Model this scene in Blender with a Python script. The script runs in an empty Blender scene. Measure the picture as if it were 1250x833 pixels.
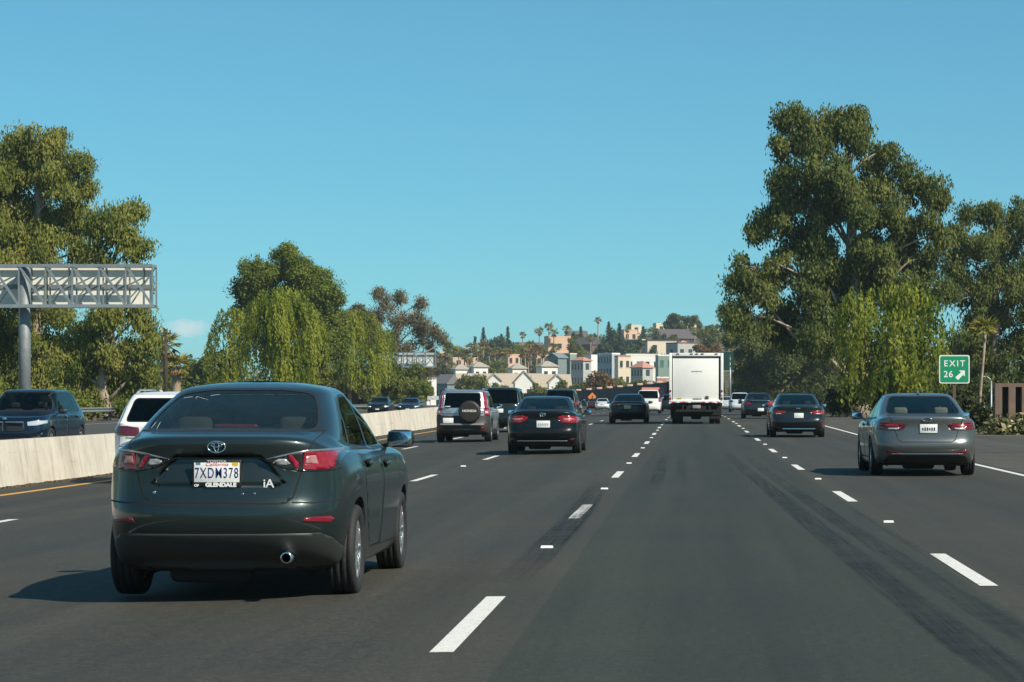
import bpy, bmesh, math, random
import numpy as np
from mathutils import Vector, Matrix

scn = bpy.context.scene
COL = scn.collection
R = math.radians
F = 3000.0          # focal length in pixels of the 1250 px wide picture
EYE = 1.31          # camera height above the near road
VX, VY = 843.0, 490.0
rnd = random.Random(7)


def W(px, py, Y):
    """picture pixel + distance -> world point"""
    return Vector(((px - VX) / F * Y, Y, EYE - (py - VY) / F * Y))


def sstep(a, b, t):
    t = min(1.0, max(0.0, (t - a) / (b - a)))
    return t * t * (3 - 2 * t)


def bend(Y):
    """sideways offset of the road: it swings left in the distance"""
    return 0.0 if Y < 250 else -((Y - 250) ** 2) / 1600.0


def road_z(x, Y):
    z = 0.35 * sstep(40, 150, Y)
    if x < -1.3:
        z += 0.018 * (x + 1.3) if x > -10.8 else 0.018 * (-9.5)
    return z


# ------------------------------------------------------------------ tagging
def tag(o, label=None, cat=None, group=None, kind=None):
    if label: o['label'] = label
    if cat: o['category'] = cat
    if group: o['group'] = group
    if kind: o['kind'] = kind
    return o


def empty(name, loc=(0, 0, 0), rz=0.0, label=None, cat=None, group=None):
    o = bpy.data.objects.new(name, None)
    COL.objects.link(o)
    o.location = loc
    o.rotation_euler = (0, 0, rz)
    o.empty_display_size = 0.3
    return tag(o, label, cat, group)


def link_mesh(name, me, mats, parent=None, loc=None):
    for m in (mats if isinstance(mats, (list, tuple)) else [mats]):
        me.materials.append(m)
    o = bpy.data.objects.new(name, me)
    COL.objects.link(o)
    if parent is not None: o.parent = parent
    if loc is not None: o.location = loc
    return o


def copy_tree(o, parent=None):
    c = o.copy()
    COL.objects.link(c)
    if parent is not None: c.parent = parent
    for ch in list(o.children):
        copy_tree(ch, c)
    return c


class MB:
    """collects simple shapes and links them as one mesh"""

    def __init__(self):
        self.v, self.f, self.mi, self.sm = [], [], [], []

    def add(self, verts, faces, mi=0, smooth=False):
        b = len(self.v)
        self.v.extend([tuple(p) for p in verts])
        for f in faces:
            self.f.append(tuple(b + i for i in f))
            self.mi.append(mi)
            self.sm.append(smooth)
        return self

    def box(self, c, s, rz=0.0, mi=0, rx=0.0, ry=0.0, taper=1.0):
        x, y, z = s[0] / 2, s[1] / 2, s[2] / 2
        pts = [Vector((sx * x * (taper if sz > 0 else 1), sy * y * (taper if sz > 0 else 1), sz * z))
               for sz in (-1, 1) for sy in (-1, 1) for sx in (-1, 1)]
        M = Matrix.Translation(c) @ Matrix.Rotation(rz, 4, 'Z') @ Matrix.Rotation(ry, 4, 'Y') @ Matrix.Rotation(rx, 4, 'X')
        pts = [M @ p for p in pts]
        return self.add(pts, [(0, 2, 3, 1), (4, 5, 7, 6), (0, 1, 5, 4), (2, 6, 7, 3), (0, 4, 6, 2), (1, 3, 7, 5)], mi)

    def rbox(self, c, s, r=0.03, mi=0, rx=0.0, rz=0.0, seg=2):
        bm = bmesh.new()
        bmesh.ops.create_cube(bm, size=1.0)
        for v in bm.verts:
            v.co = Vector((v.co.x * s[0], v.co.y * s[1], v.co.z * s[2]))
        bmesh.ops.bevel(bm, geom=list(bm.edges), offset=min(r, min(s) * 0.45), segments=seg, profile=0.5, affect='EDGES')
        M = Matrix.Translation(c) @ Matrix.Rotation(rz, 4, 'Z') @ Matrix.Rotation(rx, 4, 'X')
        bm.verts.index_update()
        vs = [M @ v.co for v in bm.verts]
        fs = [[v.index for v in f.verts] for f in bm.faces]
        bm.free()
        return self.add(vs, fs, mi, True)

    def tube(self, pts, radii, n=8, mi=0, cap=True, smooth=True):
        pts = [Vector(p) for p in pts]
        if not isinstance(radii, (list, tuple)): radii = [radii] * len(pts)
        verts, faces = [], []
        ref = None
        for i, p in enumerate(pts):
            a = pts[max(0, i - 1)]
            b = pts[min(len(pts) - 1, i + 1)]
            d = (b - a).normalized()
            if ref is None:
                ref = Vector((1, 0, 0)) if abs(d.x) < 0.9 else Vector((0, 1, 0))
            u = (ref - d * ref.dot(d)).normalized()
            ref = u
            w = d.cross(u)
            for k in range(n):
                t = 2 * math.pi * k / n
                verts.append(p + (u * math.cos(t) + w * math.sin(t)) * radii[i])
        for i in range(len(pts) - 1):
            for k in range(n):
                faces.append((i * n + k, i * n + (k + 1) % n, (i + 1) * n + (k + 1) % n, (i + 1) * n + k))
        self.add(verts, faces, mi, smooth)
        if cap:
            b = len(self.v) - len(verts)
            for ring in (list(range(n))[::-1], list(range((len(pts) - 1) * n, len(pts) * n))):
                self.f.append(tuple(b + i for i in ring))
                self.mi.append(mi)
                self.sm.append(False)
        return self

    def beam(self, a, b, w, h=None, mi=0):
        """square bar between two points"""
        a, b = Vector(a), Vector(b)
        h = h or w
        d = (b - a).normalized()
        up = Vector((0, 0, 1)) if abs(d.z) < 0.95 else Vector((0, 1, 0))
        u = d.cross(up).normalized() * (w / 2)
        v = u.cross(d).normalized() * (h / 2)
        p = [a - u - v, a + u - v, a + u + v, a - u + v, b - u - v, b + u - v, b + u + v, b - u + v]
        return self.add(p, [(3, 2, 1, 0), (4, 5, 6, 7), (0, 1, 5, 4), (1, 2, 6, 5), (2, 3, 7, 6), (3, 0, 4, 7)], mi)

    def lathe(self, prof, n=32, axis='X', c=(0, 0, 0), mi=0, smooth=True, closed=False):
        """prof: list of (axial, radius)"""
        verts, faces = [], []
        c = Vector(c)
        for (a, r) in prof:
            for k in range(n):
                t = 2 * math.pi * k / n
                if axis == 'X': p = Vector((a, r * math.cos(t), r * math.sin(t)))
                elif axis == 'Y': p = Vector((r * math.cos(t), a, r * math.sin(t)))
                else: p = Vector((r * math.cos(t), r * math.sin(t), a))
                verts.append(c + p)
        m = len(prof)
        for i in range(m if closed else m - 1):
            j = (i + 1) % m
            for k in range(n):
                faces.append((i * n + k, i * n + (k + 1) % n, j * n + (k + 1) % n, j * n + k))
        return self.add(verts, faces, mi, smooth)

    def prism(self, poly, y0, y1, mi=0):
        """poly of (x,z), extruded along y"""
        n = len(poly)
        vs = [(x, y0, z) for x, z in poly] + [(x, y1, z) for x, z in poly]
        fs = [tuple(range(n)), tuple(range(2 * n - 1, n - 1, -1))]
        fs += [(i, i + n, (i + 1) % n + n, (i + 1) % n) for i in range(n)]
        return self.add(vs, fs, mi)

    def mesh(self, name, fix=True):
        me = bpy.data.meshes.new(name)
        me.from_pydata(self.v, [], self.f)
        me.polygons.foreach_set('material_index', self.mi)
        me.polygons.foreach_set('use_smooth', self.sm)
        if fix:
            bm = bmesh.new()
            bm.from_mesh(me)
            bmesh.ops.recalc_face_normals(bm, faces=bm.faces)
            bm.to_mesh(me)
            bm.free()
        me.update()
        return me

    def build(self, name, mats, parent=None, loc=None, fix=True):
        return link_mesh(name, self.mesh(name, fix), mats, parent, loc)


# ------------------------------------------------------------------ materials
MATS = {}


def mat(name, color=(0.5, 0.5, 0.5), rough=0.6, metal=0.0, coat=0.0, spec=0.5, var=0.0, vscale=3.0, bump=0.0, bscale=30.0,
        var2=None, back=None):
    """principled material with procedural colour variation; the same name gives the same material"""
    if name in MATS: return MATS[name]
    m = bpy.data.materials.new(name)
    m.use_nodes = True
    nt = m.node_tree
    b = nt.nodes['Principled BSDF']
    b.inputs['Base Color'].default_value = (*color, 1)
    b.inputs['Roughness'].default_value = rough
    b.inputs['Metallic'].default_value = metal
    b.inputs['Coat Weight'].default_value = coat
    b.inputs['Coat Roughness'].default_value = 0.04
    b.inputs['Specular IOR Level'].default_value = spec
    tc = nt.nodes.new('ShaderNodeTexCoord')
    if var > 0:
        n = nt.nodes.new('ShaderNodeTexNoise')
        n.inputs['Scale'].default_value = vscale
        n.inputs['Detail'].default_value = 6
        n.inputs['Roughness'].default_value = 0.65
        nt.links.new(tc.outputs['Object'], n.inputs['Vector'])
        r = nt.nodes.new('ShaderNodeValToRGB')
        r.color_ramp.elements[0].position = 0.3
        r.color_ramp.elements[1].position = 0.72
        c2 = var2 or tuple(min(1, c * (1 + var)) for c in color)
        r.color_ramp.elements[0].color = (*[c * (1 - var) for c in color], 1)
        r.color_ramp.elements[1].color = (*c2, 1)
        nt.links.new(n.outputs['Fac'], r.inputs['Fac'])
        nt.links.new(r.outputs['Color'], b.inputs['Base Color'])
    if bump > 0:
        n2 = nt.nodes.new('ShaderNodeTexNoise')
        n2.inputs['Scale'].default_value = bscale
        n2.inputs['Detail'].default_value = 4
        nt.links.new(tc.outputs['Object'], n2.inputs['Vector'])
        bp = nt.nodes.new('ShaderNodeBump')
        bp.inputs['Strength'].default_value = bump
        bp.inputs['Distance'].default_value = 0.02
        nt.links.new(n2.outputs['Fac'], bp.inputs['Height'])
        nt.links.new(bp.outputs['Normal'], b.inputs['Normal'])
    if back is not None:           # inside of a shell is lined in another colour
        g = nt.nodes.new('ShaderNodeNewGeometry')
        d = nt.nodes.new('ShaderNodeBsdfDiffuse')
        d.inputs['Color'].default_value = (*back, 1)
        mx = nt.nodes.new('ShaderNodeMixShader')
        out = nt.nodes['Material Output']
        nt.links.new(g.outputs['Backfacing'], mx.inputs[0])
        nt.links.new(b.outputs[0], mx.inputs[1])
        nt.links.new(d.outputs[0], mx.inputs[2])
        nt.links.new(mx.outputs[0], out.inputs['Surface'])
    MATS[name] = m
    return m


def paint(name, color, metal=0.35, rough=0.34, dirt=0.0, coat=0.75):
    """car paint: metallic base under clear coat, a film of road dust towards the sills (real dirt), black lining inside"""
    if name in MATS: return MATS[name]
    m = mat(name, color, rough, metal, coat, 0.5 * coat, back=(0.012, 0.013, 0.014))
    nt = m.node_tree
    b = nt.nodes['Principled BSDF']
    tc = nt.nodes.new('ShaderNodeTexCoord')
    n = nt.nodes.new('ShaderNodeTexNoise')
    n.inputs['Scale'].default_value = 2.3
    n.inputs['Detail'].default_value = 7
    nt.links.new(tc.outputs['Object'], n.inputs['Vector'])
    r = nt.nodes.new('ShaderNodeMapRange')
    r.inputs[1].default_value = 0.3
    r.inputs[2].default_value = 0.75
    r.inputs[3].default_value = 0.0
    r.inputs[4].default_value = 0.02 + dirt
    nt.links.new(n.outputs['Fac'], r.inputs[0])
    mx = nt.nodes.new('ShaderNodeMix')
    mx.data_type = 'RGBA'
    mx.inputs[6].default_value = (*color, 1)
    mx.inputs[7].default_value = (0.13, 0.125, 0.11, 1)
    nt.links.new(r.outputs[0], mx.inputs[0])
    nt.links.new(mx.outputs[2], b.inputs['Base Color'])
    r2 = nt.nodes.new('ShaderNodeMapRange')
    r2.inputs[3].default_value = 0.03
    r2.inputs[4].default_value = 0.12 + dirt
    nt.links.new(n.outputs['Fac'], r2.inputs[0])
    nt.links.new(r2.outputs[0], b.inputs['Coat Roughness'])
    return m


def glass(name, tint=(0.25, 0.3, 0.3), rough=0.02, dust=0.0):
    """car glass: see-through tinted sheet with a fresnel reflection and a little dust"""
    if name in MATS: return MATS[name]
    m = bpy.data.materials.new(name)
    m.use_nodes = True
    nt = m.node_tree
    nt.nodes.remove(nt.nodes['Principled BSDF'])
    out = nt.nodes['Material Output']
    t = nt.nodes.new('ShaderNodeBsdfTransparent')
    t.inputs[0].default_value = (*tint, 1)
    g = nt.nodes.new('ShaderNodeBsdfGlossy')
    g.inputs['Roughness'].default_value = rough
    g.inputs['Color'].default_value = (0.72, 0.82, 0.76, 1)
    fr = nt.nodes.new('ShaderNodeFresnel')
    fr.inputs[0].default_value = 1.45
    mx = nt.nodes.new('ShaderNodeMixShader')
    nt.links.new(fr.outputs[0], mx.inputs[0])
    nt.links.new(t.outputs[0], mx.inputs[1])
    nt.links.new(g.outputs[0], mx.inputs[2])
    last = mx
    if dust > 0:
        tc = nt.nodes.new('ShaderNodeTexCoord')
        n = nt.nodes.new('ShaderNodeTexNoise')
        n.inputs['Scale'].default_value = 14
        n.inputs['Detail'].default_value = 8
        n.inputs['Roughness'].default_value = 0.75
        nt.links.new(tc.outputs['Object'], n.inputs['Vector'])
        r = nt.nodes.new('ShaderNodeMapRange')
        r.inputs[1].default_value = 0.35
        r.inputs[2].default_value = 0.8
        r.inputs[3].default_value = dust * 0.4
        r.inputs[4].default_value = dust * 1.8
        nt.links.new(n.outputs['Fac'], r.inputs[0])
        d = nt.nodes.new('ShaderNodeBsdfDiffuse')
        d.inputs[0].default_value = (0.22, 0.27, 0.25, 1)
        m2 = nt.nodes.new('ShaderNodeMixShader')
        nt.links.new(r.outputs[0], m2.inputs[0])
        nt.links.new(mx.outputs[0], m2.inputs[1])
        nt.links.new(d.outputs[0], m2.inputs[2])
        last = m2
    nt.links.new(last.outputs[0], out.inputs['Surface'])
    MATS[name] = m
    return m


M_RUB = mat('black_rubber', (0.018, 0.018, 0.019), 0.75, var=0.3, vscale=8, bump=0.3, bscale=60)
M_TRIM = mat('black_plastic', (0.016, 0.017, 0.018), 0.42)
M_DARK = mat('dark_void', (0.006, 0.006, 0.007), 0.9)
M_UNDER = mat('underbody', (0.010, 0.010, 0.010), 0.9, var=0.4, vscale=5)
M_CHROME = mat('chrome', (0.75, 0.76, 0.77), 0.12, 1.0)
M_ALLOY = mat('alloy', (0.62, 0.63, 0.64), 0.28, 0.9, var=0.1, vscale=20)
M_REDLENS = mat('red_lens', (0.26, 0.006, 0.02), 0.16, 0.0, 1.0, var=0.35, vscale=25)
M_REDDARK = mat('dark_red_lens', (0.12, 0.004, 0.014), 0.14, 0.0, 1.0, var=0.3, vscale=25)
M_CLEAR = mat('clear_lens', (0.62, 0.63, 0.62), 0.12, 0.25, 1.0, var=0.25, vscale=40)
M_LAMPBLACK = mat('smoked_lens', (0.012, 0.012, 0.013), 0.1, 0.0, 1.0)
M_PLATE = mat('plate_white', (0.78, 0.78, 0.75), 0.4, var=0.05, vscale=12)
M_SEAT = mat('seat_cloth', (0.035, 0.035, 0.036), 0.85)
M_SEATL = mat('seat_cloth_light', (0.34, 0.31, 0.25), 0.8)
M_GLASS = glass('tinted_window', (0.55, 0.62, 0.60))
M_GLASSD = glass('dark_window', (0.09, 0.11, 0.11))


def text(name, s, parent, loc, size, m, sx=1.0, rz=0.0, rx=math.pi / 2, depth=0.001, bold=0.0, shear=0.0, space=1.0):
    cu = bpy.data.curves.new(name, 'FONT')
    cu.body = s
    cu.size = size
    cu.align_x = 'CENTER'
    cu.align_y = 'CENTER'
    cu.extrude = depth
    cu.offset = bold
    cu.shear = shear
    cu.space_character = space
    cu.resolution_u = 4
    cu.materials.append(m)
    tmp = bpy.data.objects.new(name, cu)
    COL.objects.link(tmp)
    me = bpy.data.meshes.new_from_object(tmp)
    bpy.data.objects.remove(tmp)
    o = bpy.data.objects.new(name, me)
    COL.objects.link(o)
    o.parent = parent
    o.location = loc
    o.rotation_euler = (rx, 0, rz)
    o.scale = (sx, 1, 1)
    return o
# ------------------------------------------------------------------ cars
# A body is a smooth surface through horizontal rings (underside -> roof), each ring a closed plan curve.
# Local axes: x to the right, y forward from the rear bumper, z up from the road.

def ring_low(S, zr, zs, zf, w, dr, df):
    """lower body ring: zr/zs/zf heights at rear, side and front, w half width, dr/df set-back of rear and front"""
    L, ra, fa = S['L'], S['ra'], S['fa']
    yr, yf = dr, L - df
    wb = fa - ra
    rb, fb = S.get('rbow', 1.0), S.get('fbow', 1.0)
    wr = S.get('wr', 0.93) * w          # half width at the tail
    P = [(0, yr, 0), (.45 * wr, yr + .012 * rb, 0), (.78 * wr, yr + .062 * rb, .05), (.96 * wr, yr + .19 * rb, .4),
         (.5 * wr + .5 * w, yr + .40, .85), (w, ra, 1), (w, ra + .33 * wb, 1), (w, ra + .66 * wb, 1), (w, fa, 1),
         (.985 * w, yf - .52, .75), (.94 * w, yf - .27 * fb, .4), (.82 * w, yf - .12 * fb, .15), (.60 * w, yf - .045 * fb, .03),
         (.3 * w, yf - .01 * fb, 0), (0, yf, 0)]
    out = []
    for i, (x, y, a) in enumerate(P):
        z0 = zr if i < 6 else zf
        z = z0 * (1 - a) + zs * a
        if 5 <= i <= 8: z += S.get('wedge', .03) * ((S['L'] / 2 - y) / S['L']) * 2 * min(1, max(0, (zs - .45) / .4))
        out.append((x, y, z))
    return out


def ring_top(S, zr, zs, zf, w, yr, yf):
    """greenhouse ring"""
    n = yf - yr
    r = S.get('grc', 1.0)
    P = [(0, yr, 0), (.48 * w, yr + .01 * r, 0), (.8 * w, yr + .035 * r, .1), (.955 * w, yr + .10 * r, .45), (w, yr + .26 * r, .85)]
    a, b = yr + .26 * r, yf - .42
    for k in range(1, 4): P.append((w, a + (b - a) * k / 4, 1))
    P += [(w, b, .95), (.985 * w, yf - .26, .75), (.93 * w, yf - .13, .5), (.80 * w, yf - .06, .3), (.56 * w, yf - .02, .1), (.28 * w, yf - .004, 0),
          (0, yf, 0)]
    out = []
    for i, (x, y, q) in enumerate(P):
        z0 = zr if i < 7 else zf
        out.append((x, y, z0 * (1 - q) + zs * q))
    return out


def mixring(A, B, t):
    return [tuple(a * (1 - t) + b * t for a, b in zip(p, q)) for p, q in zip(A, B)]


def bspline_mat(n):
    t = np.linspace(0, 1, n, endpoint=False)
    return np.stack([(1 - t) ** 3 / 6, (3 * t ** 3 - 6 * t ** 2 + 4) / 6, (-3 * t ** 3 + 3 * t ** 2 + 3 * t + 1) / 6, t ** 3 / 6], 1)


def spline_surface(rings, nu, nv):
    full = []
    for r in rings:
        full.append(list(r) + [(-x, y, z) for x, y, z in r[-2:0:-1]])
    A = np.array(full)                       # rows x cols x 3
    Rn, C, _ = A.shape
    A = np.concatenate([2 * A[:1] - A[1:2], A, 2 * A[-1:] - A[-2:-1]], 0)
    Bu, Bv = bspline_mat(nu), bspline_mat(nv)
    U = np.zeros((A.shape[0], C * nu, 3))
    for c in range(C):
        seg = A[:, [(c - 1) % C, c, (c + 1) % C, (c + 2) % C]]
        U[:, c * nu:(c + 1) * nu] = np.einsum('ak,rkd->rad', Bu, seg)
    V = []
    for r in range(Rn - 1):
        V.append(np.einsum('ak,kcd->acd', Bv, U[r:r + 4]))
    last = np.array([[1 / 6, 4 / 6, 1 / 6, 0]])
    V.append(np.einsum('ak,kcd->acd', last, U[[Rn - 1, Rn, Rn + 1, Rn + 1]]))
    return np.concatenate(V, 0)


def in_poly(p, poly):
    x, y = p
    c = False
    j = len(poly) - 1
    for i in range(len(poly)):
        xi, yi = poly[i]
        xj, yj = poly[j]
        if (yi > y) != (yj > y) and x < (xj - xi) * (y - yi) / (yj - yi + 1e-12) + xi: c = not c
        j = i
    return c


def grow(poly, d):
    """offset a convex polygon outwards"""
    n = len(poly)
    cx = sum(p[0] for p in poly) / n
    cy = sum(p[1] for p in poly) / n
    lines = []
    for i in range(n):
        (x0, y0), (x1, y1) = poly[i], poly[(i + 1) % n]
        nx, ny = y1 - y0, x0 - x1
        l = math.hypot(nx, ny)
        nx, ny = nx / l, ny / l
        if nx * (x0 - cx) + ny * (y0 - cy) < 0: nx, ny = -nx, -ny
        lines.append((nx, ny, nx * x0 + ny * y0 + d))
    out = []
    for i in range(n):
        a, b = lines[i - 1], lines[i]
        det = a[0] * b[1] - a[1] * b[0]
        if abs(det) < 1e-3:
            out.append((poly[i][0] + b[0] * d, poly[i][1] + b[1] * d))
        else:
            out.append(((a[2] * b[1] - a[1] * b[2]) / det, (a[0] * b[2] - a[2] * b[0]) / det))
    return out


def rounded(poly, r, k=3):
    """round the corners of a polygon"""
    out = []
    n = len(poly)
    for i in range(n):
        p0, p1, p2 = (Vector(poly[i - 1]), Vector(poly[i]), Vector(poly[(i + 1) % n]))
        a = p1 + (p0 - p1).normalized() * min(r, (p0 - p1).length * .45)
        b = p1 + (p2 - p1).normalized() * min(r, (p2 - p1).length * .45)
        for j in range(k + 1):
            t = j / k
            q = a * (1 - t) ** 2 + p1 * 2 * t * (1 - t) + b * t * t
            out.append((q.x, q.y))
    return out


class Body:
    def __init__(self, rings, nu, nv):
        V = spline_surface(rings, nu, nv)
        r, c, _ = V.shape
        me = bpy.data.meshes.new('tmp')
        idx = np.arange(r * c).reshape(r, c)
        q = np.stack([idx[:-1], np.roll(idx, -1, 1)[:-1], np.roll(idx, -1, 1)[1:], idx[1:]], -1).reshape(-1, 4)
        me.from_pydata(V.reshape(-1, 3).tolist(), [], q.tolist())
        self.bm = bmesh.new()
        self.bm.from_mesh(me)
        bpy.data.meshes.remove(me)
        bmesh.ops.remove_doubles(self.bm, verts=self.bm.verts, dist=1e-4)
        bmesh.ops.recalc_face_normals(self.bm, faces=self.bm.faces)
        self.lay = self.bm.faces.layers.int.new('part')
        self.names = {0: 'body'}

    def pid(self, name):
        k = len(self.names)
        self.names[k] = name
        return k

    def cut(self, poly, axis, filt, pid, allowed=None, mark=True):
        """axis 'x': poly is (y,z) seen from the side; 'y': poly is (x,z) seen from behind or in front; 'z': (x,y)"""
        ia, ib = {'x': (1, 2), 'y': (0, 2), 'z': (0, 1)}[axis]
        lo = (min(p[0] for p in poly) - .07, min(p[1] for p in poly) - .07)
        hi = (max(p[0] for p in poly) + .07, max(p[1] for p in poly) + .07)
        lay = self.lay
        cand = []
        for f in self.bm.faces:
            if allowed is not None and f[lay] not in allowed: continue
            c = f.calc_center_median()
            if lo[0] < c[ia] < hi[0] and lo[1] < c[ib] < hi[1] and filt(c, f.normal): cand.append(f)
        n = len(poly)
        for i in range(n):
            p, q = poly[i], poly[(i + 1) % n]
            co = [0, 0, 0]
            no = [0, 0, 0]
            co[ia], co[ib] = p
            no[ia], no[ib] = q[1] - p[1], p[0] - q[0]
            if math.hypot(*no) < 1e-6: continue
            cand = self.split(cand, ia, ib, p, (no[ia], no[ib]))
        got = []
        for f in cand:
            c = f.calc_center_median()
            if in_poly((c[ia], c[ib]), poly):
                if mark: f[lay] = pid
                got.append(f)
        return got

    def split(self, cand, ia, ib, p, no):
        """cut the given faces along one line of the projected view"""
        l = math.hypot(*no)
        nx, ny = no[0] / l, no[1] / l
        px, py = p
        D, on = {}, set()
        for f in cand:
            for v in f.verts:
                if v not in D:
                    d = (v.co[ia] - px) * nx + (v.co[ib] - py) * ny
                    D[v] = d
                    if abs(d) < 1e-6: on.add(v)
        edges = {e for f in cand for e in f.edges}
        for e in edges:
            v0, v1 = e.verts
            d0, d1 = D[v0], D[v1]
            if v0 in on or v1 in on or d0 * d1 >= 0: continue
            ne, nv = bmesh.utils.edge_split(e, v0, d0 / (d0 - d1))
            D[nv] = 0.0
            on.add(nv)
        out = []
        for f in cand:
            vs = [v for v in f.verts if v in on]
            if len(vs) == 2 and len(f.verts) > 3:
                ds = [D.get(v, 0) for v in f.verts if v not in on]
                if ds and min(ds) < 0 < max(ds):
                    try:
                        nf, _ = bmesh.utils.face_split(f, vs[0], vs[1])
                        out.append(nf)
                    except ValueError:
                        pass
            out.append(f)
        return out

    def strips(self, pts, width, axis, filt, pid, closed=True):
        n = len(pts)
        for i in range(n if closed else n - 1):
            a, b = Vector(pts[i]), Vector(pts[(i + 1) % n])
            d = (b - a)
            if d.length < 1e-5: continue
            d.normalize()
            m = Vector((-d.y, d.x)) * width / 2
            e = d * width * .4
            self.cut([tuple(a - m - e), tuple(b - m + e), tuple(b + m + e), tuple(a + m - e)], axis, filt, pid)

    def extract(self, pid, push=0.0, flange=0.0):
        """new mesh of the faces of a part, taken out of the body"""
        fs = [f for f in self.bm.faces if f[self.lay] == pid]
        if not fs: return None
        vm, vs, ns, out = {}, [], [], []
        for f in fs:
            idx = []
            for v in f.verts:
                if v not in vm:
                    vm[v] = len(vs)
                    vs.append(v.co.copy())
                    ns.append(v.normal.copy())
                idx.append(vm[v])
            out.append(idx)
        if flange:
            from collections import Counter
            ec = Counter()
            for f in out:
                for i in range(len(f)): ec[frozenset((f[i], f[(i + 1) % len(f)]))] += 1
            back = {}
            extra = []
            for f in out:
                for i in range(len(f)):
                    a, b = f[i], f[(i + 1) % len(f)]
                    if ec[frozenset((a, b))] == 1:
                        for v in (a, b):
                            if v not in back:
                                back[v] = len(vs)
                                vs.append(vs[v] - ns[v] * flange)
                                ns.append(ns[v])
                        extra.append([b, a, back[a], back[b]])
            out += extra
        pts = [v + n * push for v, n in zip(vs, ns)]
        me = bpy.data.meshes.new(self.names[pid])
        me.from_pydata([tuple(p) for p in pts], [], out)
        me.polygons.foreach_set('use_smooth', [True] * len(out))
        me.update()
        bmesh.ops.delete(self.bm, geom=fs, context='FACES')
        return me


def seat_set(parent, S, light=False, rows=((0.34, 1.12), (1.28, 1.16))):
    """seats with head restraints, rear shelf, dashboard"""
    ms = M_SEATL if light else M_SEAT
    ra, w = S['ra'], S['W'] / 2
    for (dy, top) in rows:
        y = ra + dy
        for sx in (-1, 1):
            mb = MB()
            mb.rbox((sx * .36, y, (top + .45) / 2), (.50, .13, top - .45), .05, 0, rx=-.18)
            mb.rbox((sx * .36, y - .10, top + .09), (.25, .09, .16), .04, 0, rx=-.1)
            for k in (-.06, .06): mb.tube([(sx * .36 + k, y - .08, top - .05), (sx * .36 + k, y - .1, top + .06)], .007, 6)
            mb.rbox((sx * .36, y + .25, .47), (.50, .5, .14), .05, 0)
            mb.build('seat', ms, parent)
    mb = MB()
    mb.rbox((0, S['ycowl'] - .42, S['belt'] - .06), (w * 1.55, .5, .2), .06, 0)
    mb.build('dashboard', M_TRIM, parent)


def wheel(parent, x, y, r, width, side, spokes=5, rim_mat=None, steer=0.0):
    e = empty('wheel')
    e.parent = parent
    e.location = (x, y, r)
    e.rotation_euler = (0, 0, steer)
    key = (round(r, 3), round(width, 3), spokes)
    if key not in WHEELS:
        t = MB()
        rr, w = r * .665, width / 2
        prof = [(-w * .72, rr), (-w * .98, rr * 1.12), (-w, r * .86), (-w * .93, r * .955), (-w * .78, r * .988), (-w * .55, r * .997), (-w * .50, r * .975), (-w * .44, r * .975), (-w * .40, r), (-w * .06, r), (-w * .04, r * .975), (w * .04, r * .975), (w * .06, r), (w * .40, r), (w * .44, r * .975), (w * .50, r * .975), (w * .55, r * .997), (w * .78, r * .988),
                (w * .93, r * .955), (w, r * .86), (w * .98, rr * 1.12), (w * .72, rr)]
        t.lathe(prof, 40)
        g = MB()
        g.lathe([(w * .72, rr * 1.0), (w * .80, rr * .985), (w * .74, rr * .93), (w * .1, rr * .90), (-w * .7, rr * .9), (-w * .72, rr)], 40)
        g.lathe([(w * .78, .001), (w * .78, rr * .1), (w * .72, rr * .17), (w * .45, rr * .2)], 20)
        for k in range(spokes):
            a = 2 * math.pi * k / spokes
            d = .5 / spokes
            for s in (-1, 1):
                a2 = a + s * d
                p0 = (w * .66, rr * .14 * math.cos(a), rr * .14 * math.sin(a))
                p1 = (w * .70, rr * .94 * math.cos(a2), rr * .94 * math.sin(a2))
                g.beam(p0, p1, rr * .11, .02)
        b = MB()
        b.lathe([(w * .2, .001), (w * .2, rr * .78), (w * .15, rr * .79)], 32)      # brake disc
        b.lathe([(-w * .2, .001), (-w * .2, rr * .9)], 32)
        WHEELS[key] = (t.mesh('tyre'), g.mesh('rim'), b.mesh('brake_disc'))
        WHEELS[key][0].materials.append(M_RUB)
        WHEELS[key][2].materials.append(M_UNDER)
    ty, ri, br = WHEELS[key]
    if (key, rim_mat) not in RIMS:
        m2 = ri.copy()
        m2.materials.clear()
        m2.materials.append(rim_mat or M_ALLOY)
        RIMS[(key, rim_mat)] = m2
    for nm, me in (('tyre', ty), ('rim', RIMS[(key, rim_mat)]), ('brake_disc', br)):
        o = bpy.data.objects.new(nm, me)
        COL.objects.link(o)
        o.parent = e
        if side < 0: o.rotation_euler = (0, 0, math.pi)
    return e


WHEELS, RIMS = {}, {}


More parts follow.
